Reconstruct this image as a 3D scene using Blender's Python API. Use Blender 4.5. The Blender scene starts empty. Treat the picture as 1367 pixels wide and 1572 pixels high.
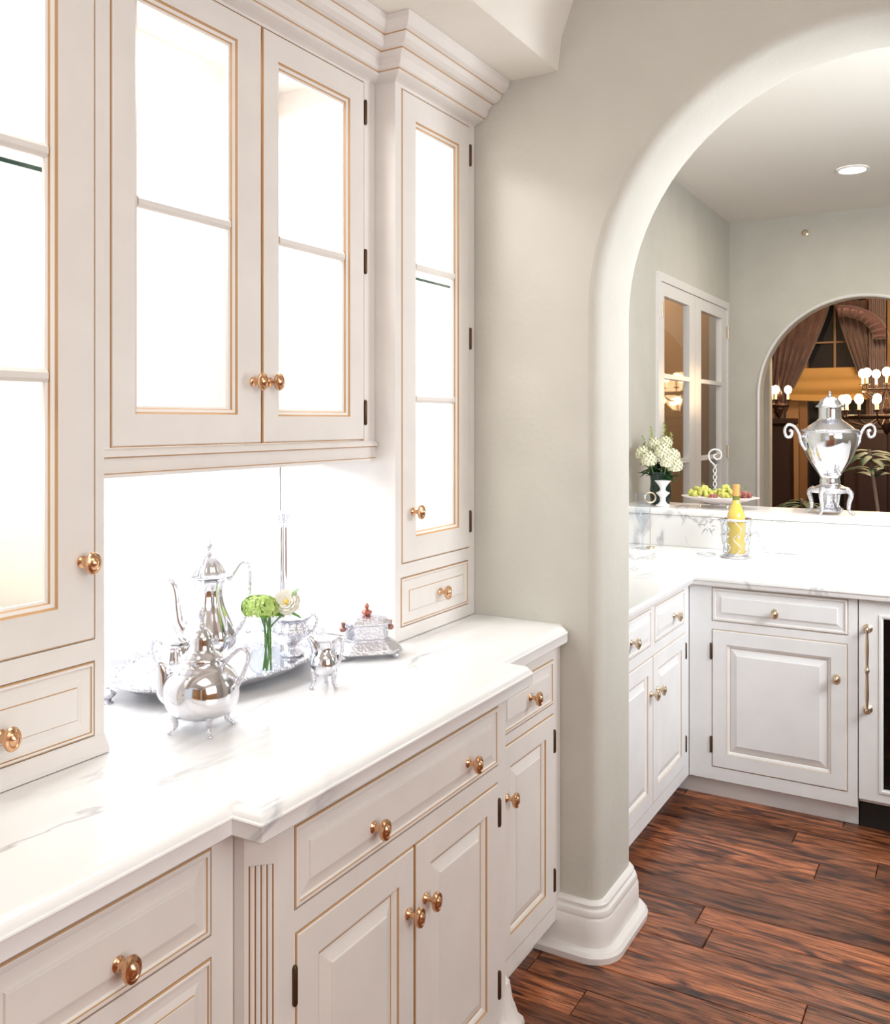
import bpy, math, random
from mathutils import Vector, Matrix
random.seed(7)
PI = math.pi; sin = math.sin; cos = math.cos
S = bpy.context.scene
C = S.collection
# ------------------------------------------------------------ camera
FPX = 1406.87; HZ = 645.0; CX = 683.5; YAW = math.radians(30.342); EYE = 1.53
cam_d = bpy.data.cameras.new('camera'); cam = bpy.data.objects.new('camera', cam_d); C.objects.link(cam)
cam_d.sensor_fit = 'HORIZONTAL'; cam_d.sensor_width = 36; cam_d.lens = 36 * FPX / 1367
cam_d.shift_y = -(786 - HZ) / 1367; cam_d.clip_start = 0.05; cam_d.clip_end = 100
cam.location = (0, 0, EYE); cam.rotation_euler = (PI / 2, 0, YAW)
S.camera = cam
S.view_settings.view_transform = 'Standard'; S.view_settings.look = 'None'
S.view_settings.exposure = 0.0; S.view_settings.gamma = 1.0; S.view_settings.use_curve_mapping = False
# ------------------------------------------------------------ world and lights
w = bpy.data.worlds.new('world'); S.world = w; w.use_nodes = True
w.node_tree.nodes['Background'].inputs[0].default_value = (0.95, 0.97, 1.0, 1)
w.node_tree.nodes['Background'].inputs[1].default_value = 0.85


def area(name, loc, size, power, col=(1, 1, 1), rot=(0, 0, 0), size_y=None, spread=None):
    d = bpy.data.lights.new(name, 'AREA'); d.energy = power; d.color = col; d.size = size
    if size_y: d.shape = 'RECTANGLE'; d.size_y = size_y
    if spread: d.spread = math.radians(spread)
    o = bpy.data.objects.new(name, d); C.objects.link(o); o.location = loc; o.rotation_euler = rot
    return o


def point(name, loc, power, col, r=0.03):
    d = bpy.data.lights.new(name, 'POINT'); d.energy = power; d.color = col; d.shadow_soft_size = r
    o = bpy.data.objects.new(name, d); C.objects.link(o); o.location = loc
    return o


WARM = (1.0, 0.86, 0.70)
# pantry: unseen fill added on the right to light the cabinets, plus ceiling light
area('pantry_fill_light', (1.9, 0.35, 1.9), 1.4, 45, (0.93, 0.965, 1.0), (0, math.radians(80), math.radians(0)), 1.8)
area('pantry_ceiling_light', (0.45, 0.1, 3.15), 1.5, 22, (1.0, 0.93, 0.82))
# under-cabinet strip over the niche
area('niche_strip_light', (-1.60, 1.575, 1.405), 0.10, 4.6, (0.94, 0.97, 1.0), (0, math.radians(8), 0), 0.8)
# lights inside the glazed cabinets
area('middle_cabinet_light', (-1.56, 1.56, 2.40), 0.12, 9, (1.0, 0.99, 0.97), (0, 0, 0), 0.7)
area('right_tower_light', (-1.52, 2.25, 2.40), 0.12, 5.5, (1.0, 0.99, 0.96), (0, 0, 0), 0.25)
area('left_tower_light', (-1.52, 0.83, 2.40), 0.12, 3.5, (1.0, 1.0, 0.96), (0, 0, 0), 0.3)
for zz in (1.95, 1.592):   # fill lights added under the glass shelves to brighten both tall cupboards
    area('shelf_fill_left', (-1.45, 0.80, zz), 0.04, 1.7, (0.98, 1.0, 0.92), (0, math.radians(25), 0), 0.5)
    area('shelf_fill_right', (-1.45, 2.255, zz - 0.02), 0.04, 1.6, (0.98, 1.0, 0.94), (0, math.radians(25), 0), 0.3)
# kitchen and hall ceiling lights, with two unseen fills
area('kitchen_fill_light', (0.75, 3.0, 1.9), 1.0, 66, (0.94, 0.97, 1.0), (math.radians(98), 0, math.radians(52)))  # unseen fill, added to brighten the cabinet fronts and ceiling
area('kitchen_counter_light', (-0.75, 4.15, 2.85), 0.25, 5, (1.0, 0.97, 0.93), (0, 0, 0), None, 70)
area('side_room_fill_light', (-2.3, 6.6, 2.8), 0.5, 9, (1.0, 0.9, 0.8))  # unseen fill, added to brighten the room behind the French doors
area('hall_light', (-0.6, 5.8, 2.93), 0.4, 13, (1.0, 0.9, 0.76))
# dining room
area('dining_light', (-0.6, 9.3, 3.3), 1.0, 70, (1.0, 0.72, 0.45))

# ------------------------------------------------------------ materials


def mat(name, col, rough=0.5, metal=0.0, emit=None, estr=0, bump=0, bscale=50, var=0.0, vscale=6, coat=0, trans=0, sheen=0):
    m = bpy.data.materials.new(name); m.use_nodes = True
    nt = m.node_tree; b = nt.nodes['Principled BSDF']
    b.inputs['Base Color'].default_value = (*col, 1); b.inputs['Roughness'].default_value = rough
    b.inputs['Metallic'].default_value = metal
    if coat: b.inputs['Coat Weight'].default_value = coat
    if trans: b.inputs['Transmission Weight'].default_value = trans
    if sheen: b.inputs['Sheen Weight'].default_value = sheen
    if emit: b.inputs['Emission Color'].default_value = (*emit, 1); b.inputs['Emission Strength'].default_value = estr
    if bump or var:
        tc = nt.nodes.new('ShaderNodeTexCoord')
    if bump:
        n = nt.nodes.new('ShaderNodeTexNoise'); n.inputs['Scale'].default_value = bscale; n.inputs['Detail'].default_value = 3
        bp = nt.nodes.new('ShaderNodeBump'); bp.inputs['Strength'].default_value = bump; bp.inputs['Distance'].default_value = 0.01
        nt.links.new(tc.outputs['Object'], n.inputs['Vector']); nt.links.new(n.outputs['Fac'], bp.inputs['Height'])
        nt.links.new(bp.outputs['Normal'], b.inputs['Normal'])
    if var:
        n = nt.nodes.new('ShaderNodeTexNoise'); n.inputs['Scale'].default_value = vscale; n.inputs['Detail'].default_value = 5
        cr = nt.nodes.new('ShaderNodeMapRange'); cr.inputs[1].default_value = 0.3; cr.inputs[2].default_value = 0.7
        cr.inputs[3].default_value = 1 - var; cr.inputs[4].default_value = 1 + var
        mx = nt.nodes.new('ShaderNodeVectorMath'); mx.operation = 'SCALE'; mx.inputs[0].default_value = col
        nt.links.new(tc.outputs['Object'], n.inputs['Vector']); nt.links.new(n.outputs['Fac'], cr.inputs[0])
        nt.links.new(cr.outputs[0], mx.inputs['Scale']); nt.links.new(mx.outputs[0], b.inputs['Base Color'])
    return m


def marble_mat(name, base, vein, scale=1.6, lo=0.47, hi=0.50):
    m = mat(name, base, 0.18); nt = m.node_tree; b = nt.nodes['Principled BSDF']
    tc = nt.nodes.new('ShaderNodeTexCoord'); mp = nt.nodes.new('ShaderNodeMapping')
    mp.inputs['Rotation'].default_value = (0.4, 0.3, 0.5); mp.inputs['Scale'].default_value = (2.2, 0.8, 1.5)
    n1 = nt.nodes.new('ShaderNodeTexNoise'); n1.inputs['Scale'].default_value = scale; n1.inputs['Detail'].default_value = 7; n1.inputs['Distortion'].default_value = 0.9
    ab = nt.nodes.new('ShaderNodeMath'); ab.operation = 'SUBTRACT'; ab.inputs[1].default_value = 0.5
    ab2 = nt.nodes.new('ShaderNodeMath'); ab2.operation = 'ABSOLUTE'
    r = nt.nodes.new('ShaderNodeValToRGB')
    r.color_ramp.elements[0].position = 0.0; r.color_ramp.elements[0].color = (*vein, 1)
    r.color_ramp.elements[1].position = 0.022; r.color_ramp.elements[1].color = (*base, 1)
    n2 = nt.nodes.new('ShaderNodeTexNoise'); n2.inputs['Scale'].default_value = 1.3
    mr = nt.nodes.new('ShaderNodeMapRange'); mr.inputs[1].default_value = 0.45; mr.inputs[2].default_value = 0.62
    mx = nt.nodes.new('ShaderNodeMix'); mx.data_type = 'RGBA'; mx.inputs[6].default_value = (*base, 1)
    L = nt.links.new
    L(tc.outputs['Object'], mp.inputs[0]); L(mp.outputs[0], n1.inputs['Vector']); L(n1.outputs['Fac'], ab.inputs[0])
    L(ab.outputs[0], ab2.inputs[0]); L(ab2.outputs[0], r.inputs[0]); L(tc.outputs['Object'], n2.inputs['Vector'])
    L(n2.outputs['Fac'], mr.inputs[0]); L(mr.outputs[0], mx.inputs[0]); L(r.outputs[0], mx.inputs[7]); L(mx.outputs[2], b.inputs['Base Color'])
    return m


def wood_mat():
    m = mat('oiled_oak', (0.2, 0.06, 0.02), 0.32); nt = m.node_tree; b = nt.nodes['Principled BSDF']; L = nt.links.new
    tc = nt.nodes.new('ShaderNodeTexCoord'); oi = nt.nodes.new('ShaderNodeObjectInfo')
    ad = nt.nodes.new('ShaderNodeVectorMath'); ad.operation = 'ADD'
    sc = nt.nodes.new('ShaderNodeVectorMath'); sc.operation = 'SCALE'; sc.inputs[0].default_value = (13, 7, 5)
    L(oi.outputs['Random'], sc.inputs['Scale']); L(tc.outputs['Object'], ad.inputs[0]); L(sc.outputs[0], ad.inputs[1])
    mp = nt.nodes.new('ShaderNodeMapping'); mp.inputs['Scale'].default_value = (1.6, 9, 8); L(ad.outputs[0], mp.inputs[0])
    n = nt.nodes.new('ShaderNodeTexNoise'); n.inputs['Scale'].default_value = 1.9; n.inputs['Detail'].default_value = 10; n.inputs['Distortion'].default_value = 2.2
    L(mp.outputs[0], n.inputs['Vector'])
    r = nt.nodes.new('ShaderNodeValToRGB'); e = r.color_ramp.elements
    e[0].position = 0.28; e[0].color = (0.010, 0.004, 0.003, 1); e[1].position = 0.70; e[1].color = (0.56, 0.20, 0.085, 1)
    x = e.new(0.40); x.color = (0.13, 0.038, 0.018, 1); x = e.new(0.50); x.color = (0.36, 0.115, 0.045, 1)
    L(n.outputs['Fac'], r.inputs[0])
    mr = nt.nodes.new('ShaderNodeMapRange'); mr.inputs[3].default_value = 0.45; mr.inputs[4].default_value = 1.25; L(oi.outputs['Random'], mr.inputs[0])
    mp2 = nt.nodes.new('ShaderNodeMapping'); mp2.inputs['Scale'].default_value = (3, 60, 40); L(ad.outputs[0], mp2.inputs[0])
    n2 = nt.nodes.new('ShaderNodeTexNoise'); n2.inputs['Scale'].default_value = 3; n2.inputs['Detail'].default_value = 6; n2.inputs['Distortion'].default_value = 0.6; L(mp2.outputs[0], n2.inputs['Vector'])
    fr2 = nt.nodes.new('ShaderNodeMapRange'); fr2.inputs[1].default_value = 0.36; fr2.inputs[2].default_value = 0.58; fr2.inputs[3].default_value = 0.25; fr2.inputs[4].default_value = 1.0; L(n2.outputs['Fac'], fr2.inputs[0])
    fm = nt.nodes.new('ShaderNodeVectorMath'); fm.operation = 'SCALE'
    ms = nt.nodes.new('ShaderNodeVectorMath'); ms.operation = 'SCALE'; L(r.outputs[0], ms.inputs[0]); L(mr.outputs[0], ms.inputs['Scale'])
    L(ms.outputs[0], fm.inputs[0]); L(fr2.outputs[0], fm.inputs['Scale']); L(fm.outputs[0], b.inputs['Base Color'])
    bp = nt.nodes.new('ShaderNodeBump'); bp.inputs['Strength'].default_value = 0.25; bp.inputs['Distance'].default_value = 0.004
    L(n.outputs['Fac'], bp.inputs['Height']); L(bp.outputs[0], b.inputs['Normal'])
    return m


def glass_mat(name, tint=(1, 1, 1), gl=0.10):
    m = bpy.data.materials.new(name); m.use_nodes = True; nt = m.node_tree; nt.nodes.clear()
    o = nt.nodes.new('ShaderNodeOutputMaterial'); t = nt.nodes.new('ShaderNodeBsdfTransparent'); g = nt.nodes.new('ShaderNodeBsdfGlossy')
    g.inputs['Roughness'].default_value = 0.02; t.inputs[0].default_value = (*tint, 1)
    lw = nt.nodes.new('ShaderNodeLayerWeight'); lw.inputs[0].default_value = gl
    mx = nt.nodes.new('ShaderNodeMixShader'); pw = nt.nodes.new('ShaderNodeMath'); pw.operation = 'POWER'; pw.inputs[1].default_value = 3.5
    ma = nt.nodes.new('ShaderNodeMath'); ma.operation = 'MULTIPLY_ADD'; ma.inputs[1].default_value = gl * 3; ma.inputs[2].default_value = 0.03
    lw.inputs[0].default_value = 0.5
    nt.links.new(lw.outputs['Facing'], pw.inputs[0]); nt.links.new(pw.outputs[0], ma.inputs[0]); nt.links.new(ma.outputs[0], mx.inputs[0])
    nt.links.new(t.outputs[0], mx.inputs[1]); nt.links.new(g.outputs[0], mx.inputs[2]); nt.links.new(mx.outputs[0], o.inputs[0])
    return m


PAINT = mat('cream_paint', (0.80, 0.765, 0.735), 0.38, var=0.03, vscale=9)
KPAINT = mat('kitchen_paint', (0.82, 0.83, 0.84), 0.36, var=0.03, vscale=9)
GLAZE = mat('tan_glaze', (0.52, 0.31, 0.15), 0.6)
KGLAZE = mat('pale_tan_glaze', (0.60, 0.47, 0.36), 0.6)
TRIM = mat('white_trim_paint', (0.80, 0.78, 0.76), 0.3)
PLASTER = mat('plaster', (0.585, 0.57, 0.515), 0.85, bump=0.12, bscale=60, var=0.035, vscale=5)
CEIL = mat('ceiling_plaster', (0.84, 0.81, 0.75), 0.9, bump=0.08, bscale=60, var=0.02)
BRASS = mat('aged_brass', (0.72, 0.43, 0.25), 0.22, 1.0)
HINGE = mat('dark_bronze', (0.10, 0.055, 0.03), 0.4, 0.7)
KBRASS = mat('pale_brass', (0.72, 0.60, 0.45), 0.3, 1.0)
SILVER = mat('silver', (0.78, 0.78, 0.82), 0.09, 1.0)
SILVERO = mat('chased_silver', (0.70, 0.70, 0.75), 0.2, 1.0, bump=0.5, bscale=150)
MARB = marble_mat('white_marble', (0.86, 0.86, 0.86), (0.50, 0.50, 0.53))
WOOD = wood_mat()
GLASS = glass_mat('clear_glass')
VGLASS = glass_mat('vase_glass', (0.90, 0.93, 0.96), 0.33)
DGLASS = mat('dark_glass', (0.02, 0.02, 0.025), 0.05)
SHELFG = mat('green_glass_edge', (0.02, 0.07, 0.06), 0.1)
BLACK = mat('black_void', (0.012, 0.01, 0.01), 0.6)
LAMP = mat('lit_lens', (1, 1, 1), 0.5, emit=(1, 0.96, 0.9), estr=8)
BULB = mat('candle_bulb', (1, 0.9, 0.7), 0.5, emit=(1, 0.72, 0.42), estr=22)
WHITEP = mat('white_porcelain', (0.85, 0.85, 0.85), 0.2)

# ------------------------------------------------------------ mesh builder
WL = {}


class MB:
    def __init__(s): s.v = []; s.f = []; s.m = []

    def quad(s, a, b, c, d, m=0):
        n = len(s.v); s.v += [tuple(a), tuple(b), tuple(c), tuple(d)]; s.f.append((n, n + 1, n + 2, n + 3)); s.m.append(m)

    def box(s, x0, y0, z0, x1, y1, z1, m=0):
        n = len(s.v)
        s.v += [(x0, y0, z0), (x1, y0, z0), (x1, y1, z0), (x0, y1, z0), (x0, y0, z1), (x1, y0, z1), (x1, y1, z1), (x0, y1, z1)]
        for q in ((0, 3, 2, 1), (4, 5, 6, 7), (0, 1, 5, 4), (1, 2, 6, 5), (2, 3, 7, 6), (3, 0, 4, 7)):
            s.f.append(tuple(n + i for i in q)); s.m.append(m)

    def tbox(s, T, u0, v0, n0, u1, v1, n1, m=0):
        k = len(s.v)
        for (u, v, n) in ((u0, v0, n0), (u1, v0, n0), (u1, v1, n0), (u0, v1, n0), (u0, v0, n1), (u1, v0, n1), (u1, v1, n1), (u0, v1, n1)):
            s.v.append(tuple(T(u, v, n)))
        for q in ((0, 3, 2, 1), (4, 5, 6, 7), (0, 1, 5, 4), (1, 2, 6, 5), (2, 3, 7, 6), (3, 0, 4, 7)):
            s.f.append(tuple(k + i for i in q)); s.m.append(m)

    def loft(s, rings, close=True, cap0=False, cap1=False, m=0, mats=None):
        base = len(s.v); n = len(rings[0])
        for r in rings: s.v += [tuple(p) for p in r]
        for i in range(len(rings) - 1):
            mm = mats[i] if mats else m
            for j in range(n if close else n - 1):
                k = (j + 1) % n
                s.f.append((base + i * n + j, base + i * n + k, base + (i + 1) * n + k, base + (i + 1) * n + j)); s.m.append(mm)
        if cap0: s.f.append(tuple(base + j for j in reversed(range(n)))); s.m.append(mats[0] if mats else m)
        if cap1: s.f.append(tuple(base + (len(rings) - 1) * n + j for j in range(n))); s.m.append(mats[-1] if mats else m)

    def lathe(s, prof, c=(0, 0, 0), seg=32, sx=1, sy=1, m=0, lobes=0, amp=0, cap=True):
        rings = []
        for (r, z) in prof:
            ring = []
            for j in range(seg):
                t = 2 * PI * j / seg; rr = r * (1 + amp * cos(lobes * t)) if lobes else r
                ring.append((c[0] + rr * cos(t) * sx, c[1] + rr * sin(t) * sy, c[2] + z))
            rings.append(ring)
        s.loft(rings, True, cap and prof[0][0] > 1e-5, cap and prof[-1][0] > 1e-5, m)

    def tube(s, pts, rad, seg=8, m=0, closed=False):
        pts = [Vector(p) for p in pts]; n = len(pts); rings = []
        if not hasattr(rad, '__len__'): rad = [rad] * n
        prev = None
        for i in range(n):
            a = pts[(i - 1) % n if closed else max(0, i - 1)]; b = pts[(i + 1) % n if closed else min(n - 1, i + 1)]
            d = (b - a).normalized()
            if prev is None:
                up = Vector((0, 0, 1)) if abs(d.z) < 0.9 else Vector((1, 0, 0)); x = d.cross(up).normalized()
            else:
                x = (prev - d * prev.dot(d)).normalized()
            prev = x; y = d.cross(x)
            rings.append([pts[i] + (x * cos(2 * PI * j / seg) + y * sin(2 * PI * j / seg)) * rad[i] for j in range(seg)])
        if closed: rings.append(rings[0]); s.loft(rings, True, m=m)
        else: s.loft(rings, True, True, True, m)

    def ball(s, c, r, sz=1.0, seg=12, rings=8, m=0, sx=1, sy=1):
        s.lathe([(max(1e-6, r * sin(PI * i / rings)), -r * sz * cos(PI * i / rings)) for i in range(rings + 1)], c, seg, sx, sy, m, cap=False)

    def build(s, name, mats, parent=None, smooth=False, loc=None, **props):
        me = bpy.data.meshes.new(name); me.from_pydata(s.v, [], s.f); me.update()
        if not isinstance(mats, (list, tuple)): mats = [mats]
        for m in mats: me.materials.append(m)
        me.polygons.foreach_set('material_index', s.m)
        if smooth:
            me.polygons.foreach_set('use_smooth', [True] * len(s.f))
            try: me.set_sharp_from_angle(angle=math.radians(40))
            except Exception: pass
        me.validate()
        o = bpy.data.objects.new(name, me); C.objects.link(o)
        if parent is not None: attach(o, parent)
        if loc: o.location = loc
        for k, v in props.items(): o[k] = v
        return o


def attach(o, parent):
    o.parent = parent
    base = WL.get(parent.name)
    if base is not None: o.matrix_parent_inverse = Matrix.Translation(-Vector(base))


def smoothpath(pts, n=6):
    pts = [Vector(p) for p in pts]; out = []
    for i in range(len(pts) - 1):
        p0 = pts[max(0, i - 1)]; p1 = pts[i]; p2 = pts[i + 1]; p3 = pts[min(len(pts) - 1, i + 2)]
        for k in range(n):
            t = k / n
            out.append(0.5 * ((2 * p1) + (p2 - p0) * t + (2 * p0 - 5 * p1 + 4 * p2 - p3) * t * t + (3 * p1 - p0 - 3 * p2 + p3) * t ** 3))
    out.append(pts[-1]); return out


def sprof(p, n=4):
    return [(max(1e-4, q.x), q.y) for q in smoothpath([(a, b, 0) for a, b in p], n)]


def thing(name, label, cat, loc=(0, 0, 0), group=None, world=False):
    o = bpy.data.objects.new(name, None); C.objects.link(o); o.location = loc; o.empty_display_size = 0.05
    o['label'] = label; o['category'] = cat
    if group: o['group'] = group
    if world: WL[o.name] = tuple(loc)
    return o


GROUPS = {'base_cabinet': 'pantry base cabinets', 'kitchen_cabinet': 'kitchen base cabinets', 'tall_glazed_cabinet': 'glazed cupboards on the pantry counter', 'grape_bunch': 'grapes in the footed bowl', 'curtain': 'dining room curtains'}


def tag(o, label, cat, group=None):
    o['label'] = label; o['category'] = cat
    if group: o['group'] = group
    return o


def struct(mb, name, mats, smooth=False):
    o = mb.build(name, mats, smooth=smooth); o['kind'] = 'structure'; return o


def at(u, v, Y):
    """point seen along pixel (u, v) on the plane at depth Y"""
    a = (u - CX) / FPX; c, s = cos(YAW), sin(YAW)
    t = Y / (c + a * s)
    return Vector(((-s + a * c) * t, Y, EYE + (HZ - v) / FPX * t))


def TX(x0):  # plane facing +X: u = Y, v = Z, n = +X
    return lambda u, v, n: (x0 + n, u, v)


def TY(y0):  # plane facing -Y: u = X, v = Z, n = -Y
    return lambda u, v, n: (u, y0 - n, v)


def rect(T, u0, v0, u1, v1, i, h): return [T(u0 + i, v0 + i, h), T(u1 - i, v0 + i, h), T(u1 - i, v1 - i, h), T(u0 + i, v1 - i, h)]


def panel(mb, T, u0, v0, u1, v1, prof, hole=False):
    rings = [rect(T, u0, v0, u1, v1, p[0], p[1]) for p in prof]
    mb.loft(rings, True, False, not hole, mats=[p[2] for p in prof[1:]])
    if not hole:
        mb.m[-1] = 0


def frame_grid(mb, T, u0, v0, u1, v1, holes, d=0.02, n0=0.0, m=0):
    us = sorted({u0, u1, *[h[0] for h in holes], *[h[2] for h in holes]}); vs = sorted({v0, v1, *[h[1] for h in holes], *[h[3] for h in holes]})
    us = [u for u in us if u0 <= u <= u1]; vs = [v for v in vs if v0 <= v <= v1]

    def solid(i, j):
        if i < 0 or j < 0 or i >= len(us) - 1 or j >= len(vs) - 1: return False
        cu = (us[i] + us[i + 1]) / 2; cv = (vs[j] + vs[j + 1]) / 2
        return not any(h[0] < cu < h[2] and h[1] < cv < h[3] for h in holes)
    for i in range(len(us) - 1):
        for j in range(len(vs) - 1):
            if not solid(i, j): continue
            a, b, c, e = us[i], us[i + 1], vs[j], vs[j + 1]
            mb.quad(T(a, c, n0), T(b, c, n0), T(b, e, n0), T(a, e, n0), m)
            mb.quad(T(a, e, n0 - d), T(b, e, n0 - d), T(b, c, n0 - d), T(a, c, n0 - d), m)
            if not solid(i - 1, j): mb.quad(T(a, c, n0 - d), T(a, c, n0), T(a, e, n0), T(a, e, n0 - d), m)
            if not solid(i + 1, j): mb.quad(T(b, c, n0), T(b, c, n0 - d), T(b, e, n0 - d), T(b, e, n0), m)
            if not solid(i, j - 1): mb.quad(T(a, c, n0 - d), T(b, c, n0 - d), T(b, c, n0), T(a, c, n0), m)
            if not solid(i, j + 1): mb.quad(T(a, e, n0), T(b, e, n0), T(b, e, n0 - d), T(a, e, n0 - d), m)


def offset_path(path, d):
    """offset an open 2D path to its right-hand side by d, mitred"""
    out = []; n = len(path)
    for i, p in enumerate(path):
        p = Vector(p)
        if i > 0: e0 = (p - Vector(path[i - 1])).normalized()
        if i < n - 1: e1 = (Vector(path[i + 1]) - p).normalized()
        if i == 0: e0 = e1
        if i == n - 1: e1 = e0
        n0 = Vector((e0.y, -e0.x)); n1 = Vector((e1.y, -e1.x))
        b = (n0 + n1); b = b / max(0.3, b.dot(n0)) if b.length > 1e-6 else n0
        out.append(p + b * d)
    return out


def arc(cx, cy, r, a0, a1, n=5): return [(cx + r * cos(math.radians(a0 + (a1 - a0) * i / n)), cy + r * sin(math.radians(a0 + (a1 - a0) * i / n))) for i in range(n + 1)]


def sweep(mb, path, prof, m=0, mats=None):
    """sweep a (out, z) profile along an XY path"""
    rings = [[(q.x, q.y, z) for q in offset_path(path, o)] for (o, z) in prof]
    mb.loft(rings, close=False, m=m, mats=mats)
    for k in (0, -1):  # end caps
        n = len(mb.v); mb.v += [tuple(r[k]) for r in rings]
        f = tuple(range(n, n + len(rings))); mb.f.append(f if k else tuple(reversed(f))); mb.m.append(m)


# ------------------------------------------------------------ setting
# floor of single oak boards running across the room
fl = MB(); fl.box(-1.75, -2.6, -0.06, 2.6, 6.96, -0.022)
floor = struct(fl, 'floor', WOOD)
PW = 0.118; gap = 0.0025
plank_mesh = {}
row = 0; y = 0.9; nplank = 0
while y < 5.6:
    x = -1.62 - random.uniform(0, 0.7)
    while x < 1.4:
        L_ = random.choice((0.6, 0.85, 1.1, 1.4, 1.75)); x1 = x + L_
        if L_ not in plank_mesh:
            b_ = MB(); hl = L_ / 2 - gap / 2; hw = PW / 2 - gap / 2
            b_.loft([[(-hl, -hw, -0.02), (hl, -hw, -0.02), (hl, hw, -0.02), (-hl, hw, -0.02)],
                     [(-hl, -hw, -0.0015), (hl, -hw, -0.0015), (hl, hw, -0.0015), (-hl, hw, -0.0015)],
                     [(-hl + .002, -hw + .002, 0), (hl - .002, -hw + .002, 0), (hl - .002, hw - .002, 0), (-hl + .002, hw - .002, 0)]], True, False, True)
            me = b_.build('floor_plank', WOOD, floor); plank_mesh[L_] = me.data; o = me
        else:
            o = bpy.data.objects.new('floor_plank', plank_mesh[L_]); C.objects.link(o); o.parent = floor
        o.location = (x + L_ / 2, y + PW / 2, random.uniform(-0.0006, 0)); nplank += 1
        x = x1
    y += PW
# pantry left wall behind the cabinets
b = MB(); b.box(-1.90, -2.6, 0, -1.75, 2.478, 2.9); struct(b, 'wall_left', PLASTER)
# niche marble backsplash slabs
t_ = MB(); t_.box(-1.75, 0.5, 0.935, -1.742, 1.62, 1.45); o = struct(t_, 'trim_1', MARB)
t_ = MB(); t_.box(-1.75, 1.622, 0.935, -1.742, 2.035, 1.45); struct(t_, 'trim_2', MARB)


def arch_wall(name, y0, y1, xl, xr, ztop, cx, cz, r, m, edge=0.035, n=40):
    """wall in the XZ plane with a round-headed opening and softened arris"""
    b = MB()
    outl = [(cx - r, 0)] + [(cx + r * cos(PI - PI * i / n), cz + r * sin(PI - PI * i / n)) for i in range(n + 1)] + [(cx + r, 0)]

    def off(d):
        return [(cx - r - d, 0)] + [(cx + (r + d) * cos(PI - PI * i / n), cz + (r + d) * sin(PI - PI * i / n)) for i in range(n + 1)] + [(cx + r + d, 0)]
    seq = []
    for k in range(6):
        a = PI / 2 * k / 5; seq.append((edge * (1 - sin(a)), y0 + edge * (1 - cos(a))))
    for k in range(6):
        a = PI / 2 * k / 5; seq.append((edge * (1 - cos(a)), y1 - edge * (1 - sin(a))))
    rings = [[(x, yy, z) for (x, z) in off(d)] for d, yy in seq]
    b.loft(rings, close=False)
    for yy, fl_ in ((y0, 1), (y1, -1)):
        inner = off(edge); pts = []
        outer = []
        for (x, z) in inner:  # project outward to border rectangle
            if z <= 0: outer.append((xl if x < cx else xr, 0)); continue
            dx, dz = x - cx, z - cz
            s = min(((xr - cx) / dx) if dx > 1e-6 else 1e9, ((xl - cx) / dx) if dx < -1e-6 else 1e9, ((ztop - cz) / dz) if dz > 1e-6 else 1e9)
            outer.append((cx + dx * s, cz + dz * s))
        for i in range(len(inner) - 1):
            q = [(inner[i][0], yy, inner[i][1]), (inner[i + 1][0], yy, inner[i + 1][1]), (outer[i + 1][0], yy, outer[i + 1][1]), (outer[i][0], yy, outer[i][1])]
            if fl_ < 0: q.reverse()
            b.quad(*q)
            # fill the corner triangles
            a_, c_ = outer[i], outer[i + 1]
            if abs(a_[0] - c_[0]) > 1e-6 and abs(a_[1] - c_[1]) > 1e-6:
                kx = xl if (a_[0] + c_[0]) / 2 < cx else xr
                b.quad((a_[0], yy, a_[1]), (c_[0], yy, c_[1]), (kx, yy, ztop), (kx, yy, ztop))
    return struct(b, name, m, smooth=True)


ACX, ACZ, AR = -0.245, 1.84, 0.695
W0, W1 = 2.478, 2.76
arch_wall('wall_back', W0, W1, -1.75, 2.4, 3.5, ACX, ACZ, AR, PLASTER)
# soffit over the cabinets and barrel-vaulted ceiling
b = MB(); b.box(-1.75, -2.6, 2.55, -1.068, W0, 2.62); struct(b, 'ceiling_soffit', CEIL)
b = MB(); vr = []
for k in range(25):
    a = PI - PI * k / 24; vr.append((0.35 + 1.418 * cos(a), 2.55 + 0.75 * sin(a)))
b.loft([[(x, -2.6, z) for x, z in vr], [(x, W0, z) for x, z in vr]], close=False)
vr2 = [(x * 1.0 + (x - 0.35) * 0.03, z + 0.04) for x, z in vr]
b.loft([[(x, -2.6, z) for x, z in vr2], [(x, W0, z) for x, z in vr2]], close=False)
struct(b, 'ceiling', CEIL, smooth=True)
PANEG = glass_mat('window_glass', (1, 1, 1), 0.04)
# pantry right wall: unseen oak panelled doors, added for warm reflections in the silver
DOORW = mat('oak_reflector_door', (0.60, 0.33, 0.13), 0.35, var=0.35, vscale=14)
b = MB(); frame_grid(b, lambda u, v, n: (2.3 - n, -u, v), -W0, 0, 2.3, 2.9, [(-1.3, -1, 2.25, 2.75)], 0.12); struct(b, 'wall_right', PLASTER)
TR = lambda u, v, n: (2.34 - n, -u, v)
for nm, a0, a1 in (('reflector_door_1', -1.29, -0.12), ('reflector_door_6', -0.11, 1.06), ('reflector_door_7', 1.07, 2.24)):
    b = MB(); panel(b, TR, a0, 0.01, a1, 2.74, [(0, -0.04, 0), (0, 0, 0), (0.1, 0, 0), (0.12, -0.015, 0), (0.16, -0.015, 0), (0.2, 0, 0)]); struct(b, nm, DOORW)
b = MB(); TF = lambda u, v, n: (-u, -2.5 + n, v)
frame_grid(b, TF, -2.3, 0, 0.1, 2.9, [(-2.15, -1, -0.15, 2.75)], 0.12); struct(b, 'wall_front', PLASTER)
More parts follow.
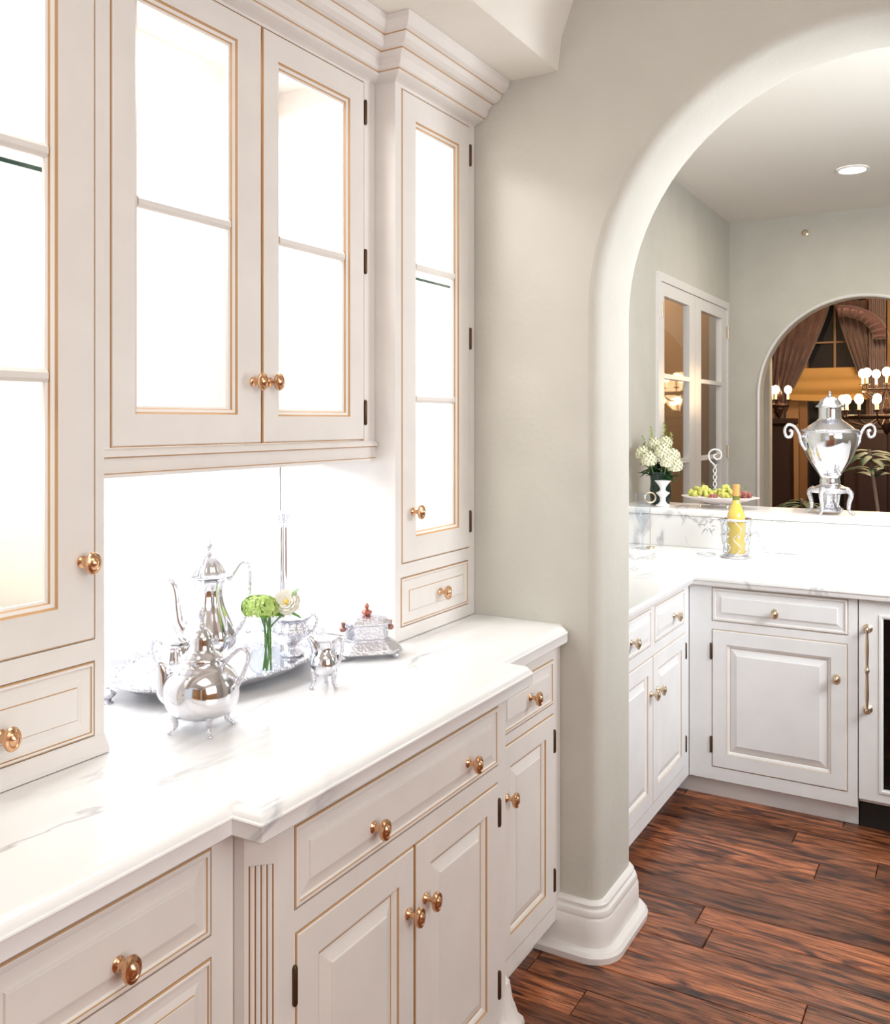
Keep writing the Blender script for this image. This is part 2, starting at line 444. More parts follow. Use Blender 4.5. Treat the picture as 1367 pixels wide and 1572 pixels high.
for nm, a0, a1 in (('reflector_door_4', -2.14, -1.152), ('reflector_door_5', -1.148, -0.16)):  # doors behind the camera, added to widen the brown reflection in the silver
    b = MB(); panel(b, TF, a0, 0.01, a1, 2.74, [(0, -0.07, 0), (0, -0.02, 0), (0.1, -0.02, 0), (0.12, -0.035, 0), (0.16, -0.035, 0), (0.2, -0.02, 0)]); struct(b, nm, DOORW)
# baseboard round the arch pier
BP = [(0.0, 0.0), (0.056, 0.0), (0.058, 0.018), (0.050, 0.028), (0.030, 0.032), (0.029, 0.105), (0.024, 0.112), (0.026, 0.120), (0.022, 0.130), (0.014, 0.134), (0.016, 0.145), (0.010, 0.152), (0.0, 0.154)]
JL = ACX - AR
pb = [(-1.125, W0)] + arc(JL - 0.035, W0 + 0.035, 0.035, -90, 0) + arc(JL - 0.035, W1 - 0.035, 0.035, 0, 90) + [(-1.03, W1)]
b = MB(); sweep(b, pb, BP); struct(b, 'baseboard_left', TRIM, smooth=True)
JR = ACX + AR
b = MB(); sweep(b, [(1.2, W1)] + arc(JR + 0.035, W1 - 0.035, 0.035, 90, 180) + arc(JR + 0.035, W0 + 0.035, 0.035, 180, 270) + [(2.3, W0)], BP); struct(b, 'baseboard_right', TRIM, smooth=True)

# ------------------------------------------------------------ knobs, hinges (shared meshes)
kb = MB()
kb.lathe([(0.0001, 0), (0.011, 0), (0.011, 0.003), (0.007, 0.006), (0.0055, 0.010), (0.006, 0.018), (0.008, 0.020), (0.0001, 0.0201)], seg=16, cap=False)
kb.lathe([(0.0001, 0.019), (0.009, 0.020), (0.014, 0.024), (0.0155, 0.029), (0.014, 0.033), (0.010, 0.0345), (0.009, 0.0335), (0.006, 0.037), (0.0001, 0.039)], seg=24, sy=1.3, cap=False)
KN = kb.build('knob', BRASS, smooth=True).data
bpy.data.objects.remove(bpy.data.objects['knob'])
KN2 = KN.copy(); KN2.materials.clear(); KN2.materials.append(KBRASS)
hb = MB(); hb.lathe([(0.0001, -0.034), (0.003, -0.033), (0.005, -0.029), (0.005, 0.029), (0.003, 0.033), (0.0001, 0.034)], seg=10, cap=False)
HG = hb.build('hinge', HINGE, smooth=True).data
bpy.data.objects.remove(bpy.data.objects['hinge'])


def knob(parent, pos, axis='X', me=None):
    o = bpy.data.objects.new('knob', me or KN); C.objects.link(o); attach(o, parent)
    o.location = pos
    o.rotation_euler = (PI / 2, 0, PI / 2) if axis == 'X' else (PI / 2, 0, 0)
    return o


def hinge(parent, pos):
    o = bpy.data.objects.new('hinge', HG); C.objects.link(o); attach(o, parent); o.location = pos; return o


# profiles: (inset, height, material of the ring that ends here) 0 paint, 1 glaze
RAISED = [(0.0015, -0.018, 0), (0.0015, 0.0, 1), (0.004, 0.0015, 1), (0.006, 0.003, 0), (0.058, 0.003, 0), (0.060, -0.001, 1), (0.066, -0.003, 0),
          (0.070, -0.0075, 0), (0.073, -0.008, 1), (0.096, 0.0, 0), (0.0975, 0.0022, 0), (0.100, 0.0025, 0)]
DRAWP = [(0.0015, -0.018, 0), (0.0015, 0.0, 1), (0.004, 0.0015, 1), (0.006, 0.003, 0), (0.011, 0.003, 0), (0.0122, 0.001, 1), (0.0135, -0.001, 0),
         (0.015, -0.002, 0), (0.036, 0.001, 0), (0.0375, 0.0045, 0), (0.040, 0.005, 0)]
SMALLD = [(0.0015, -0.018, 0), (0.0015, 0.0, 1), (0.004, 0.0015, 1), (0.006, 0.003, 0), (0.0085, 0.003, 0), (0.010, 0.0005, 1), (0.012, -0.001, 0), (0.026, -0.001, 0),
          (0.038, 0.002, 0), (0.0395, 0.0035, 1), (0.0405, 0.004, 0)]


def door(parent, T, r, prof, mats, name='door'):
    b = MB(); panel(b, T, *r, prof); return b.build(name, mats, parent)


def glass_door(parent, T, r, g, munt, mats, shelf=None, fr=0.012):
    """r outer rect, g glass opening rect, munt list of muntin heights"""
    b = MB()
    o1 = [(0.0015, -0.018, 0), (0.0015, 0.0, 1), (0.004, 0.0015, 1), (0.006, 0.003, 0)]
    rings = [rect(T, *r, i, h) for i, h, _ in o1]; ms = [p[2] for p in o1[1:]]
    for i, h, m_ in ((-0.016, 0.003, 0), (-0.0135, 0.0, 1), (-0.012, -0.001, 1), (-0.006, -0.004, 0), (-0.004, -0.008, 1), (0.0, -0.010, 0), (0.0, -0.018, 0)):
        rings.append(rect(T, *g, i, h)); ms.append(m_)
    rings.append(rings[0]); ms.append(0)
    b.loft(rings, True, mats=ms)
    d = b.build('door', mats, parent)
    zs = [g[1]] + list(munt) + [g[3]]
    for z in munt:
        q = MB(); hw = 0.011
        rr = [[T(u, z - hw, -0.016), T(u, z - hw, -0.008), T(u, z - 0.005, -0.003), T(u, z + 0.005, -0.003), T(u, z + hw, -0.008), T(u, z + hw, -0.016)] for u in (g[0] - 0.002, g[2] + 0.002)]
        q.loft(rr, True, True, True); q.build('muntin', mats[0], d)
    for i in range(len(zs) - 1):
        q = MB(); q.tbox(T, g[0] - 0.003, zs[i] + 0.0, -0.0145, g[2] + 0.003, zs[i + 1] - 0.0, -0.0115); q.build('glass_pane', GLASS, d)
    return d


M2 = [PAINT, GLAZE]
# ------------------------------------------------------------ base cabinets (pantry)
def carcass(parent, T, u0, v0, u1, v1, holes, depth, mats, inside=None, toe=None, back=True):
    b = MB(); frame_grid(b, T, u0, v0, u1, v1, holes, 0.02)
    th = 0.016
    b.tbox(T, u0, v0, -depth, u0 + th, v1, -0.02); b.tbox(T, u1 - th, v0, -depth, u1, v1, -0.02)
    b.tbox(T, u0 + th, v0, -depth, u1 - th, v0 + th, -0.02); b.tbox(T, u0 + th, v1 - th, -depth, u1 - th, v1, -0.02)
    if back: b.tbox(T, u0 + th, v0 + th, -depth, u1 - th, v1 - th, -depth + 0.01)
    return b.build('carcass', mats, parent)


# left
T = TX(-1.03)
lb = thing('base_cabinet', 'cream base cabinet with deep drawers, at the left edge below the marble counter', 'cabinet', (-1.3, 0.5, 0), world=True)
dr = []
for (y0, y1) in ((-0.20, 0.19), (0.228, 0.618), (0.655, 1.043)):
    for (z0, z1) in ((0.731, 0.869), (0.43, 0.699), (0.13, 0.398)): dr.append((y0, z0, y1, z1))
carcass(lb, T, -0.25, 0.0, 1.090, 0.885, dr, 0.68, M2)
for r in dr:
    d = door(lb, T, r, DRAWP if r[3] > 0.8 else SMALLD, M2, 'drawer')
    knob(d, (-1.03 + 0.003, (r[0] + r[2]) / 2 + 0.012, (r[1] + r[3]) / 2 - 0.018 if r[3] > 0.8 else (r[1] + r[3]) / 2))
# breakfront with canted fluted corners
T = TX(-0.97)
cb = thing('breakfront_cabinet', 'projecting cream middle base cabinet with wide two-knob drawer over double doors', 'cabinet', (-1.3, 1.56, 0), world=True)
holes = [(1.169, 0.727, 1.902, 0.866), (1.171, 0.13, 1.535, 0.690), (1.537, 0.13, 1.900, 0.690)]
carcass(cb, T, 1.13, 0.09, 1.94, 0.885, [(holes[0]), (1.171, 0.13, 1.900, 0.690)], 0.74, M2)
d = door(cb, T, holes[0], DRAWP, M2, 'drawer'); knob(d, (-0.967, 1.388, 0.782)); knob(d, (-0.967, 1.748, 0.784))
d = door(cb, T, holes[1], RAISED, M2); knob(d, (-0.967, 1.508, 0.566)); hinge(d, (-0.968, 1.168, 0.606)); hinge(d, (-0.968, 1.168, 0.215))
d = door(cb, T, holes[2], RAISED, M2); knob(d, (-0.967, 1.572, 0.568)); hinge(d, (-0.968, 1.904, 0.617)); hinge(d, (-0.968, 1.904, 0.216))
for sgn, yc in ((-1, 1.13), (1, 1.94)):
    # canted board with reeded flutes: from the front corner back at 45 degrees
    D = 0.038
    A = Vector((-0.97, yc, 0)); B = Vector((-0.97 - D, yc + sgn * D, 0)); e = (B - A).normalized(); nrm = Vector((cos(PI / 4), sgn * sin(PI / 4), 0))
    b = MB()
    def P_(s, h, z): q = A + e * s + nrm * h; return (q.x, q.y, z)
    Lc = (B - A).length
    zt, zb = 0.822, 0.20
    rows = []
    prof = [(0, 0, 0)]
    g0, g1 = 0.009, Lc - 0.008; nf = 4; w_ = (g1 - g0) / nf
    mats_ = [0]
    pr = [(0, 0)]; ms = []
    for k in range(nf + 1):
        g = g0 + k * w_
        pr += [(g - 0.0012, 0), (g - 0.0006, -0.0022), (g + 0.0006, -0.0022), (g + 0.0012, 0)]; ms += [0, 1, 1, 1]
        if k < nf: pr += [(g + w_ * 0.5, 0.0012)]; ms += [0]
    pr += [(Lc, 0)]; ms += [0]
    for i in range(len(pr) - 1):
        (s0, h0), (s1, h1) = pr[i], pr[i + 1]
        q = [P_(s0, h0, zb), P_(s1, h1, zb), P_(s1, h1, zt), P_(s0, h0, zt)]
        if sgn < 0: q.reverse()
        b.quad(*q, ms[i])
    for (za, zc) in ((0.09, zb), (zt, 0.885)):
        b.quad(P_(0, 0, za), P_(Lc, 0, za), P_(Lc, 0, zc), P_(0, 0, zc))
    b.quad(P_(0, -0.003, zb), P_(Lc, -0.003, zb), P_(Lc, -0.003, zt), P_(0, -0.003, zt), 1)
    # side return board to the neighbouring face
    xr = -1.03 if sgn < 0 else -1.06
    b.box(xr - 0.01, min(B.y, B.y - sgn * 0.01), 0.09, B.x, max(B.y, B.y - sgn * 0.01), 0.885)
    b.build('fluted_corner', M2, cb)
    # carved foot under the canted corner
    b = MB(); c0 = A + e * (Lc * 0.45); rings = []
    for (z, r_) in [(z, r_ * (1 if sgn > 0 else 0.5)) for z, r_ in ((0.0, 0.045), (0.012, 0.058), (0.03, 0.060), (0.045, 0.050), (0.07, 0.055), (0.09, 0.062), (0.105, 0.058), (0.115, 0.046), (0.135, 0.040), (0.150, 0.034), (0.175, 0.030), (0.195, 0.027), (0.2, 0.02))]:
        rings.append([(c0.x - 0.008 + r_ * cos(2 * PI * j / 20) * (1 + 0.06 * cos(j * PI)), c0.y - sgn * 0.008 + r_ * sin(2 * PI * j / 20) * (1 + 0.06 * cos(j * PI)), z) for j in range(20)])
    b.loft(rings, True, True, True); b.build('bracket_foot', PAINT, cb, smooth=True)
b = MB(); b.box(-1.05, 1.16, 0, -1.02, 1.91, 0.09); b.build('toe_board', PAINT, cb)
# right
T = TX(-1.06)
rb = thing('base_cabinet', 'narrow cream base cabinet with one drawer over one door, against the arch pier', 'cabinet', (-1.35, 2.22, 0), world=True)
hr = [(2.085, 0.716, 2.427, 0.845), (2.085, 0.132, 2.427, 0.690)]
carcass(rb, T, 1.99, 0.088, 2.476, 0.885, hr, 0.65, M2)
d = door(rb, T, hr[0], DRAWP, M2, 'drawer'); knob(d, (-1.057, 2.262, 0.778))
d = door(rb, T, hr[1], RAISED, M2); knob(d, (-1.057, 2.118, 0.556)); hinge(d, (-1.058, 2.430, 0.608)); hinge(d, (-1.058, 2.430, 0.209))
b = MB(); b.box(-1.14, 1.99, 0, -1.12, 2.476, 0.088); b.build('toe_board', PAINT, rb)

# ------------------------------------------------------------ marble worktop (pantry)
EDGE = [(-0.026, 0.935), (-0.017, 0.9335), (-0.010, 0.9295), (-0.006, 0.925), (-0.0048, 0.9215), (-0.001, 0.9208), (0.0, 0.9185), (-0.0012, 0.9165), (-0.002, 0.893), (-0.008, 0.8875), (-0.016, 0.8855), (-0.05, 0.8852)]
front = [(-0.992, -0.25), (-0.992, 1.048), (-0.932, 1.048)] + arc(-0.962, 2.006, 0.03, 0, 90, 6) + [(-1.02, 2.036)] + arc(-1.055, 2.446, 0.030, 0, 45, 4) + [(-1.045, W0 - 0.001)]


def worktop(name, front, back, edge, m, label):
    b = MB(); rings = []
    for (o, z) in edge:
        f = offset_path(front, o); f[0].y = front[0][1]
        rings.append([(q.x, q.y, z) for q in f])
    for r in rings: r[-1] = (r[-1][0], front[-1][1], r[-1][2])
    b.loft(rings, close=False)
    n = len(b.v); top = list(rings[0]) + [(x, y, edge[0][1]) for x, y in back]
    b.v += top; b.f.append(tuple(range(n, n + len(top)))); b.m.append(0)
    n = len(b.v); bot = list(rings[-1]) + [(x, y, edge[-1][1]) for x, y in back]
    b.v += bot; b.f.append(tuple(reversed(range(n, n + len(bot))))); b.m.append(0)
    o = b.build(name, m, smooth=True); tag(o, label, 'countertop'); return o


worktop('marble_worktop', front, [(-1.742, W0 - 0.001), (-1.742, -0.25)], EDGE, MARB, 'white marble worktop stepping forward over the middle base cabinet, holding the tea silver')

# ------------------------------------------------------------ upper cabinets
TOP = 2.475


def shelf(parent, x0, y0, x1, y1, z):
    b = MB(); b.box(x0, y0, z - 0.004, x1, y1, z + 0.004)
    for i in range(6): b.m[i] = 1 if i == 3 else 0   # polished green front edge
    b.build('glass_shelf', [GLASS, SHELFG], parent)


# left tower
T = TX(-1.355)
lt = thing('tall_glazed_cabinet', 'tall glazed cupboard cut off by the left edge, with drawer standing on the marble', 'cabinet', (-1.55, 0.8, 0.936), world=True)
carcass(lt, T, 0.45, 0.937, 1.107, TOP, [(0.60, 0.971, 1.087, 1.105), (0.60, 1.142, 1.088, 2.42)], 0.385, M2)
d = glass_door(lt, T, (0.60, 1.142, 1.088, 2.42), (0.69, 1.225, 0.994, 2.335), [1.605, 1.985], M2); knob(d, (-1.352, 1.058, 1.283))
hinge(d, (-1.353, 0.597, 2.2)); hinge(d, (-1.353, 0.597, 1.3))
d = door(lt, T, (0.60, 0.971, 1.087, 1.105), SMALLD, M2, 'drawer'); knob(d, (-1.352, 0.905, 1.025))
b = MB(); b.loft([[(-1.355 + o, 0.46, z), (-1.355 + o, 1.108 + o, z), (-1.60, 1.108 + o, z)] for o, z in ((0.006, 0.9365), (0.006, 0.945), (0.001, 0.966), (0.0005, 0.969))], close=False)
b.build('base_moulding', PAINT, lt)
for z in (1.605, 1.962):
    shelf(lt, -1.735, 0.468, -1.40, 1.088, z)
# middle
T = TX(-1.41)
mt = thing('wall_cabinet', 'double-door glazed cream wall cabinet hanging above the silver tea service', 'cabinet', (-1.58, 1.57, 1.43), world=True)
carcass(mt, T, 1.108, 1.45, 2.034, TOP, [(1.165, 1.476, 1.985, 2.425)], 0.33, M2)
d = glass_door(mt, T, (1.165, 1.476, 1.584, 2.425), (1.238, 1.558, 1.488, 2.348), [1.957], M2); knob(d, (-1.407, 1.553, 1.616))
d2 = glass_door(mt, T, (1.586, 1.476, 1.985, 2.425), (1.654, 1.555, 1.903, 2.345), [1.951], M2); knob(d2, (-1.407, 1.608, 1.617))
for z in (2.345, 1.95, 1.55): hinge(d2, (-1.408, 1.988, z))
b = MB(); pr = [(0.0, 1.476), (0.006, 1.472), (0.010, 1.466), (0.010, 1.461), (0.003, 1.458), (0.002, 1.430), (0.006, 1.428), (0.006, 1.421), (-0.02, 1.420)]
b.loft([[(-1.41 + o, 1.109, z), (-1.41 + o, 2.033, z)] for o, z in pr], close=False, mats=[0, 0, 0, 1, 0, 1, 0, 0])
b.build('light_rail', M2, mt)

# right tower
T = TX(-1.345)
rt = thing('tall_glazed_cabinet', 'narrow tall glazed cupboard standing on the marble beside the arch wall', 'cabinet', (-1.55, 2.26, 0.936), world=True)
carcass(rt, T, 2.036, 0.937, 2.476, TOP, [(2.062, 0.972, 2.438, 1.106), (2.066, 1.142, 2.444, 2.423)], 0.395, M2)
d = glass_door(rt, T, (2.066, 1.142, 2.444, 2.423), (2.150, 1.226, 2.360, 2.335), [1.59, 1.957], M2); knob(d, (-1.342, 2.118, 1.280))
for z in (2.336, 1.778, 1.222): hinge(d, (-1.343, 2.447, z))
d = door(rt, T, (2.062, 0.972, 2.438, 1.106), SMALLD, M2, 'drawer'); knob(d, (-1.342, 2.262, 1.038))
for z in (1.59, 1.933):
    shelf(rt, -1.73, 2.053, -1.39, 2.459, z)
# crown moulding following the breaks
CP = [(0.0, 2.432), (0.008, 2.436), (0.030, 2.443), (0.036, 2.447), (0.0365, 2.4505), (0.042, 2.453), (0.046, 2.460), (0.050, 2.474), (0.064, 2.486), (0.066, 2.489), (0.078, 2.491), (0.090, 2.498), (0.096, 2.512), (0.097, 2.515), (0.110, 2.520), (0.120, 2.536), (0.122, 2.5495), (-0.01, 2.5495)]
b = MB(); sweep(b, [(-1.355, 0.45), (-1.355, 1.107), (-1.41, 1.107), (-1.41, 2.036), (-1.345, 2.036), (-1.345, 2.476)], CP, mats=[0, 0, 0, 1, 0, 0, 0, 0, 1, 0, 0, 0, 1, 0, 0, 0, 0])
struct(b, 'trim_3', M2)

# ------------------------------------------------------------ silver on the pantry counter
CT = 0.9352


def curvy_handle(mb, pts, r0, r1=None, seg=8):
    p = smoothpath(pts, 6); n = len(p); r1 = r1 or r0
    mb.tube(p, [r0 + (r1 - r0) * abs(2 * i / (n - 1) - 1) for i in range(n)], seg)


def pot(name, label, loc, rot, body, lid, fin, spout, handle, lobes=8, amp=0.03, feet=None, sr=0.010, cat='teapot', scale=1.04):
    t = thing(name, label, cat, (0, 0, 0))
    b = MB(); b.lathe(sprof(body), seg=64, lobes=lobes, amp=amp); b.build('body', SILVER, t, True)
    if lid:
        b = MB(); b.lathe(sprof(lid), seg=48, lobes=lobes, amp=amp); l = b.build('lid', SILVER, t, True)
        b = MB(); b.lathe(sprof(fin, 3), seg=16); b.build('finial', SILVERO, l, True)
    if spout:
        b = MB(); p = smoothpath(spout, 6); n = len(p)
        b.tube(p, [sr * (1.9 - 1.2 * i / (n - 1)) for i in range(n)], 12); b.build('spout', SILVER, t, True)
    b = MB(); curvy_handle(b, handle, 0.0035, 0.005); b.build('handle', SILVERO, t, True)
    if feet:
        z0, rr, n = feet
        for k in range(n):
            a = 2 * PI * k / n + PI / 6
            b = MB(); p = smoothpath([(rr * 0.75 * cos(a), rr * 0.75 * sin(a), z0 + 0.012), (rr * cos(a), rr * sin(a), z0), (rr * 0.95 * cos(a), rr * 0.95 * sin(a), z0 * 0.45), (rr * 1.18 * cos(a), rr * 1.18 * sin(a), 0.003)], 5)
            b.tube(p, [0.009 - 0.006 * i / (len(p) - 1) for i in range(len(p))], 8)
            b.ball((rr * 1.18 * cos(a), rr * 1.18 * sin(a), 0.003), 0.0045, 0.65); b.build('foot', SILVERO, t, True)
    t.location = loc; t.rotation_euler = (0, 0, rot); t.scale = (scale,) * 3; return t


# direction "screen right" in plan is (cos YAW, sin YAW); spouts point to screen left, a little to the viewer
pot('teapot', 'bulbous silver teapot on scroll feet, alone in front of the tray', (-1.295, 1.285, CT), YAW,
    [(0.001, 0.024), (0.035, 0.025), (0.060, 0.040), (0.069, 0.064), (0.067, 0.090), (0.056, 0.110), (0.041, 0.122), (0.037, 0.130), (0.033, 0.131)],
    [(0.040, 0.130), (0.038, 0.136), (0.025, 0.146), (0.021, 0.158), (0.020, 0.172), (0.012, 0.184), (0.006, 0.188)],
    [(0.005, 0.186), (0.006, 0.196), (0.003, 0.202), (0.007, 0.210), (0.006, 0.220), (0.001, 0.228)],
    [(-0.045, 0, 0.055), (-0.066, -0.004, 0.066), (-0.070, -0.006, 0.095), (-0.072, -0.008, 0.118), (-0.080, -0.009, 0.122)],
    [(0.040, 0, 0.122), (0.058, 0, 0.140), (0.074, 0, 0.150), (0.086, 0, 0.138), (0.080, 0, 0.110), (0.064, 0, 0.078)],
    feet=(0.032, 0.05, 4), lobes=0, amp=0.0, sr=0.009)
# tray
tr = thing('tray', 'large oval silver tray with scalloped rim carrying the coffee pot and flowers', 'tray')
AX, AY = 0.185, 0.295


def tray_ring(fr, z, amp=0.0):
    return [((AX + fr) * cos(t) * (1 + amp * cos(26 * t)), (AY + fr) * sin(t) * (1 + amp * cos(26 * t)), z) for t in [2 * PI * j / 208 for j in range(208)]]


b = MB(); b.loft([tray_ring(-0.045, 0.020), tray_ring(-0.035, 0.023), tray_ring(-0.018, 0.036, 0.005), tray_ring(-0.004, 0.040, 0.014), tray_ring(0.0, 0.037, 0.016), tray_ring(-0.006, 0.033, 0.012), tray_ring(-0.03, 0.018), tray_ring(-0.045, 0.016)], True, False, False)
b.build('rim', SILVERO, tr, True)
b = MB()
for k in range(72):
    t = 2 * PI * k / 72; b.ball(((AX - 0.001) * cos(t), (AY - 0.001) * sin(t), 0.041), 0.0048 if k % 3 else 0.0075, 0.9, 8, 5)
o = b.build('beading', SILVERO, tr, True); o['kind'] = 'stuff'
b = MB(); b.loft([tray_ring(-0.044, 0.016), tray_ring(-0.044, 0.020)], True, True, True); b.build('tray_bed', SILVER, tr, True)
for sx_, sy_ in ((1, 1), (1, -1), (-1, 1), (-1, -1)):
    b = MB(); b.lathe(sprof([(0.008, 0), (0.011, 0.004), (0.006, 0.010), (0.010, 0.018)]), (sx_ * 0.09, sy_ * 0.16, 0), 12); b.build('foot', SILVERO, tr, True)
for sy_ in (1, -1):
    b = MB(); curvy_handle(b, [(-0.05, sy_ * 0.275, 0.036), (-0.04, sy_ * 0.308, 0.045), (0, sy_ * 0.322, 0.050), (0.04, sy_ * 0.308, 0.045), (0.05, sy_ * 0.275, 0.036)], 0.005, 0.004); b.build('handle', SILVERO, tr, True)
tr.location = (-1.525, 1.60, CT + 0.0005)
TZ = CT + 0.021
pot('coffee_pot', 'tall lobed silver coffee pot with swan spout, tallest piece on the tray', (-1.525, 1.535, TZ), YAW,
    [(0.034, 0.0), (0.036, 0.006), (0.024, 0.016), (0.030, 0.030), (0.052, 0.055), (0.055, 0.078), (0.046, 0.105), (0.032, 0.140), (0.028, 0.170), (0.035, 0.192), (0.046, 0.197), (0.047, 0.200), (0.040, 0.201)],
    [(0.045, 0.201), (0.036, 0.206), (0.026, 0.222), (0.014, 0.236), (0.006, 0.240)],
    [(0.005, 0.239), (0.008, 0.247), (0.004, 0.252), (0.008, 0.259), (0.006, 0.266), (0.001, 0.277)],
    [(-0.045, 0, 0.075), (-0.060, 0, 0.100), (-0.066, 0, 0.135), (-0.070, 0, 0.168), (-0.082, 0, 0.188), (-0.098, 0, 0.186)],
    [(0.042, 0, 0.190), (0.052, 0, 0.205), (0.068, 0, 0.226), (0.082, 0, 0.220), (0.086, 0, 0.180), (0.078, 0, 0.120), (0.060, 0, 0.085), (0.046, 0, 0.070)], lobes=8, amp=0.05, sr=0.009, cat='coffee pot', scale=1.10)
pot('creamer', 'silver creamer with dark angular handle, left of the coffee pot on the tray', (-1.515, 1.425, TZ), YAW + 0.2,
    [(0.022, 0.0), (0.024, 0.004), (0.014, 0.012), (0.026, 0.028), (0.034, 0.048), (0.028, 0.070), (0.024, 0.080), (0.029, 0.090), (0.027, 0.0905)],
    None, None, [(0.026, 0, 0.070), (0.034, 0, 0.084), (0.042, 0, 0.094)], [(-0.026, 0, 0.084), (-0.040, 0, 0.092), (-0.048, 0, 0.080), (-0.044, 0, 0.055), (-0.034, 0, 0.036)], lobes=10, amp=0.04, sr=0.008, cat='creamer')
# lobed sugar bowl at the right end of the tray
sg = thing('sugar_bowl', 'lobed silver sugar bowl with two scroll handles, at right end of the tray', 'sugar bowl')
b = MB(); b.lathe(sprof([(0.026, 0.0), (0.028, 0.005), (0.012, 0.016), (0.012, 0.026), (0.034, 0.045), (0.040, 0.062), (0.030, 0.078), (0.036, 0.088), (0.044, 0.092), (0.042, 0.094), (0.030, 0.084), (0.001, 0.080)]), seg=64, lobes=8, amp=0.07); b.build('bowl', SILVERO, sg, True)
for s_ in (1, -1):
    b = MB(); curvy_handle(b, [(s_ * 0.030, 0, 0.078), (s_ * 0.048, 0, 0.098), (s_ * 0.060, 0, 0.092), (s_ * 0.056, 0, 0.066), (s_ * 0.038, 0, 0.052)], 0.003, 0.004); b.build('handle', SILVERO, sg, True)
sg.location = (-1.455, 1.745, TZ); sg.rotation_euler = (0, 0, YAW)
# small footed jug on the marble
pot('cream_jug', 'small footed silver cream jug on the marble, right of the tray', (-1.262, 1.625, CT), YAW + PI,
    [(0.001, 0.026), (0.020, 0.028), (0.029, 0.045), (0.026, 0.066), (0.017, 0.080), (0.018, 0.096), (0.024, 0.104), (0.022, 0.105)],
    None, None, [(0.016, 0, 0.080), (0.024, 0, 0.096), (0.034, 0, 0.108)], [(-0.018, 0, 0.094), (-0.030, 0, 0.106), (-0.038, 0, 0.092), (-0.034, 0, 0.064), (-0.024, 0, 0.048)], feet=(0.034, 0.026, 3), lobes=0, sr=0.007, cat='jug')
# salt cellar peeping out behind the left tower
sc = thing('salt_cellar', 'tiny silver salt cellar half hidden behind the left cupboard', 'salt cellar')
b = MB(); b.lathe(sprof([(0.014, 0), (0.008, 0.006), (0.016, 0.014), (0.018, 0.020), (0.010, 0.026), (0.004, 0.030), (0.005, 0.034), (0.001, 0.037)]), seg=20); b.build('bowl', SILVERO, sc, True)
sc.location = (-1.588, 1.305, CT)
# glass bud vase with hydrangea
LEAF = mat('leaf_green', (0.10, 0.25, 0.04), 0.5); HYD = mat('green_hydrangea', (0.42, 0.58, 0.15), 0.6, var=0.25, vscale=80)
PETAL = mat('white_petal', (0.88, 0.86, 0.76), 0.5); YEL = mat('flower_heart', (0.85, 0.62, 0.15), 0.6); STEM = mat('stem_green', (0.13, 0.28, 0.06), 0.5)
va = thing('bud_vase', 'round-bellied clear glass bud vase on the tray, green stems inside', 'vase')
b = MB(); b.lathe(sprof([(0.024, 0.0), (0.038, 0.012), (0.044, 0.032), (0.036, 0.054), (0.017, 0.072), (0.014, 0.095), (0.020, 0.118), (0.026, 0.126)]), seg=40, cap=False)
b.lathe([(0.0001, 0.0), (0.024, 0.0), (0.024, 0.006), (0.0001, 0.006)], seg=24, cap=False); b.build('glass_body', VGLASS, va, True)
va.location = (-1.392, 1.585, TZ)


def petal_ring(mb, c, n, r, w_, lift, tilt, ph=0, m=0, up=(0, 0, 1)):
    upv = Vector(up).normalized(); x = upv.orthogonal().normalized(); y = upv.cross(x)
    for k in range(n):
        a = ph + 2 * PI * k / n; d = x * cos(a) + y * sin(a); s_ = x * -sin(a) + y * cos(a); c_ = Vector(c)
        p0 = c_ + d * r * 0.15; p1 = c_ + d * (r * 0.65) + upv * lift * 0.55; p2 = c_ + d * r * tilt + upv * lift
        rows = [[p0 - s_ * w_ * 0.2, p0, p0 + s_ * w_ * 0.2], [p1 - s_ * w_ + upv * lift * .18, p1, p1 + s_ * w_ + upv * lift * .18], [p2 - s_ * w_ * 0.7, p2 + d * r * 0.06, p2 + s_ * w_ * 0.7]]
        mb.loft(rows, close=False, m=m)


def leaf(mb, p, d, L_, w_, m=0, droop=0.2):
    p = Vector(p); d = Vector(d).normalized(); s_ = d.cross(Vector((0, 0, 1)))
    s_ = s_.normalized() if s_.length > 0.1 else Vector((1, 0, 0))
    nn = s_.cross(d)
    rows = []
    for k in range(5):
        t = k / 4; ww = w_ * sin(PI * min(0.97, t * 0.9 + 0.08)); c_ = p + d * L_ * t + Vector((0, 0, -droop * L_ * t * t))
        rows.append([c_ - s_ * ww, c_ + nn * ww * 0.35, c_ + s_ * ww])
    mb.loft(rows, close=False, m=m)


fb = thing('hydrangea', 'green hydrangea head standing in the clear bud vase', 'flower')
b = MB()
for k in range(5):
    a = k * 1.3; b.tube(smoothpath([(0.010 * cos(a), 0.010 * sin(a), 0.008), (0.006 * cos(a + 1), 0.006 * sin(a + 1), 0.08), (0.012 * cos(a) - .006, 0.012 * sin(a), 0.135)], 4), 0.0022, 6)
b.build('stem', STEM, fb, True)
b = MB()
for k in range(130):
    z = random.uniform(-0.4, 1); a = random.uniform(0, 2 * PI); q = math.sqrt(1 - z * z)
    n_ = Vector((q * cos(a), q * sin(a), z)); c_ = Vector((n_.x * 0.046 - 0.014, n_.y * 0.036 - 0.008, 0.148 + n_.z * 0.026))
    petal_ring(b, c_, 4, 0.009, 0.0045, 0.001, 1, a, up=n_)
o = b.build('florets', HYD, fb); o['kind'] = 'stuff'
b = MB()
for k in range(5): leaf(b, (0.0, 0, 0.135), (cos(k * 1.3), sin(k * 1.3), 0.15), 0.05, 0.014)
b.build('leaves', LEAF, fb, True)
fb.location = (-1.392, 1.585, TZ + 0.002)
rs = thing('rose', 'open white rose with yellow heart beside the green hydrangea', 'flower')
